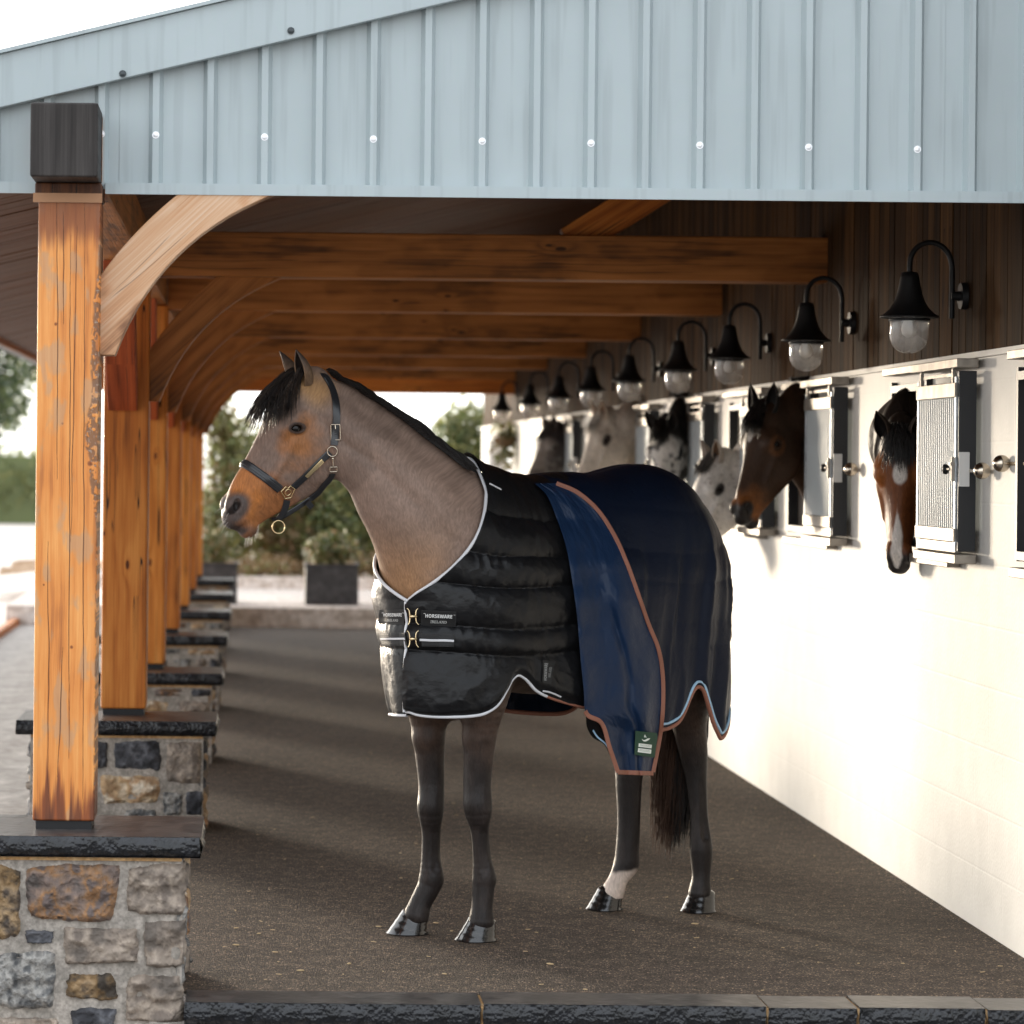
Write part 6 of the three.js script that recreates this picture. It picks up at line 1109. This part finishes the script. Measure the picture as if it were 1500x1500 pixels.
windowHorse({ px: [1137, 650], side: 1, d: 14.9, win: WIN[2].d, yaw: 0.62, e: [0.47, 0.90], h: 0.006, seed: 22, hair: M.hairBlack, earCol: [0.014, 0.011, 0.010], earIn: [0.01, 0.008, 0.008], ear: [-0.265, 0.125, 0.075], label: 'dark bay horse with tan muzzle and small white star, looking left from the second window',
  color: (al, n, w, x, y, z) => {
    const q = nz3(x, y, z, 15); let c = [0.055, 0.029, 0.017]; c = mix3(c, [0.22, 0.08, 0.022], smoothstep(al + 0.09 * (q - 0.5) - 0.5 * Math.max(0, n), 0.2, 0.30));
    const e = Math.hypot(al - 0.005, n + 0.005); c = mix3(c, [0.15, 0.06, 0.022], smoothstep(0.062 - e, 0, 0.02) * smoothstep(e, 0.024, 0.034) * 0.8);
    c = mix3(c, [0.02, 0.017, 0.016], smoothstep(al - 0.25 * (n + 0.05) + 0.03 * (q - 0.5), 0.35, 0.385)); const nos = Math.hypot((al - 0.35) * 0.8, n + 0.02); c = mix3(c, [0.022, 0.018, 0.016], smoothstep(0.05 - nos, 0, 0.02));
    if (n > 0.03) c = mix3(c, [0.62, 0.58, 0.52], smoothstep(0.022 - Math.hypot((al + 0.005) * 0.5, w + 0.0), 0, 0.006)); return c; } });
windowHorse({ px: [1053, 717], side: 1, d: 16.9, win: WIN[3].d, yaw: 0.34, e: [0.55, 0.83], h: 0.0075, seed: 23, hair: M.hairGrey, earCol: [0.42, 0.36, 0.31], earIn: [0.26, 0.17, 0.11], fore: 0.08, label: 'white pony with brown-lined ears, standing lowest, behind the dark bay head', wy: 1.66,
  color: (al, n, w, x, y, z) => { const q = nz3(x, y, z, 12), f = nz3(x + 9, y, z, 44); let c = mix3([0.78, 0.74, 0.70], [0.64, 0.6, 0.56], q); c = mix3(c, [0.26, 0.22, 0.19], smoothstep(f, 0.62, 0.72) * 0.6); c = mix3(c, [0.16, 0.13, 0.12], smoothstep(al, 0.33, 0.4) * 0.8); c = mix3(c, [0.05, 0.045, 0.045], smoothstep(0.032 - Math.hypot(al / 1.4, n) - (Math.abs(w) < 0.05 ? 1 : 0), 0, 0.01)); return c; } });
windowHorse({ px: [974, 664], d: 18.75, win: WIN[4].d, yaw: 1.0, e: [0.3, 0.955], h: 0.0085, seed: 24, hair: M.hairBlack, earCol: [0.03, 0.028, 0.028], earIn: [0.03, 0.026, 0.025], fore: 0.08, label: 'spotted grey horse with black ears and dark patches on its face',
  color: (al, n, w, x, y, z) => { const q = nz3(x * 1.2, y * 0.7, z, 13), f = nz3(x + 3, y, z + 5, 30); let c = [0.7, 0.67, 0.63]; c = mix3(c, [0.045, 0.042, 0.042], smoothstep(q, 0.53, 0.58) * 0.95); c = mix3(c, [0.09, 0.085, 0.085], smoothstep(f, 0.6, 0.66) * 0.8); c = mix3(c, [0.03, 0.028, 0.028], smoothstep(-al + 0.05 * (q - 0.5), 0.06, 0.1)); c = mix3(c, [0.06, 0.055, 0.055], smoothstep(-n, 0.12, 0.2) * smoothstep(w, 0.0, 0.06)); c = mix3(c, [0.02, 0.02, 0.02], smoothstep(0.036 - Math.hypot(al / 1.4, n) - (Math.abs(w) < 0.05 ? 1 : 0), 0, 0.01)); return c; } });
windowHorse({ px: [888, 645], side: 1, d: 21.4, win: WIN[5].d, yaw: 0.36, e: [0.5, 0.86], h: 0.0095, seed: 25, hair: M.hairWhite, earCol: [0.6, 0.5, 0.4], earIn: [0.4, 0.28, 0.2], label: 'cream horse with a dark eye, looking left from the middle of the row',
  color: (al, n, w, x, y, z) => { const q = nz3(x, y, z, 9); let c = mix3([0.78, 0.70, 0.61], [0.66, 0.57, 0.48], q); c = mix3(c, [0.30, 0.22, 0.18], smoothstep(al, 0.33, 0.4) * 0.7); c = mix3(c, [0.07, 0.05, 0.045], smoothstep(0.036 - Math.hypot(al / 1.4, n) - (Math.abs(w) < 0.05 ? 1 : 0), 0, 0.01)); return c; } });
windowHorse({ px: [812, 655], side: 1, d: 26.1, win: WIN[7].d, yaw: 0.45, e: [0.58, 0.81], h: 0.011, seed: 26, hair: M.hairGrey, earCol: [0.12, 0.1, 0.09], earIn: [0.08, 0.06, 0.05], label: 'dappled dark grey horse, smallest and farthest head along the wall',
  color: (al, n, w, x, y, z) => { const q = nz3(x, y, z, 10), f = nz3(x + 7, y, z, 24); let c = mix3([0.30, 0.26, 0.23], [0.13, 0.11, 0.10], smoothstep(q, 0.35, 0.6)); c = mix3(c, [0.4, 0.36, 0.33], smoothstep(f, 0.58, 0.66) * 0.6); c = mix3(c, [0.06, 0.05, 0.05], smoothstep(-al, 0.02, 0.08)); return c; } });
// ------------------------------------------------------------------ stray bits of straw and leaf on the asphalt
{
  const R = rng(77), g = [];
  for (let i = 0; i < 90; i++) { const d = 10.1 + Math.pow(R(), 1.6) * 9, x = -0.1 + R() * 2.7, l = 0.006 + R() * 0.014, b = new THREE.BoxGeometry(l, 0.002, 0.002 + R() * 0.004); b.rotateY(R() * 6); b.rotateZ((R() - 0.5) * 0.3); b.translate(x, 0.007, -d); g.push(b); }
  for (let i = 0; i < 16; i++) { const d = 10.05 + R() * 1.6, b = new THREE.SphereGeometry(0.008 + R() * 0.008, 7, 4).scale(1, 0.2, 0.6); b.rotateY(R() * 6); b.translate(-0.1 + R() * 2.6, 0.006, -d); g.push(b); }
  const m = single('straw_litter', merged(g), std({ color: lin(0.5, 0.36, 0.2), roughness: 0.9 }), 'scattered straw and dry leaf crumbs on the asphalt', 'litter'); stuff(m);
}
renderer.render(scene, camera);
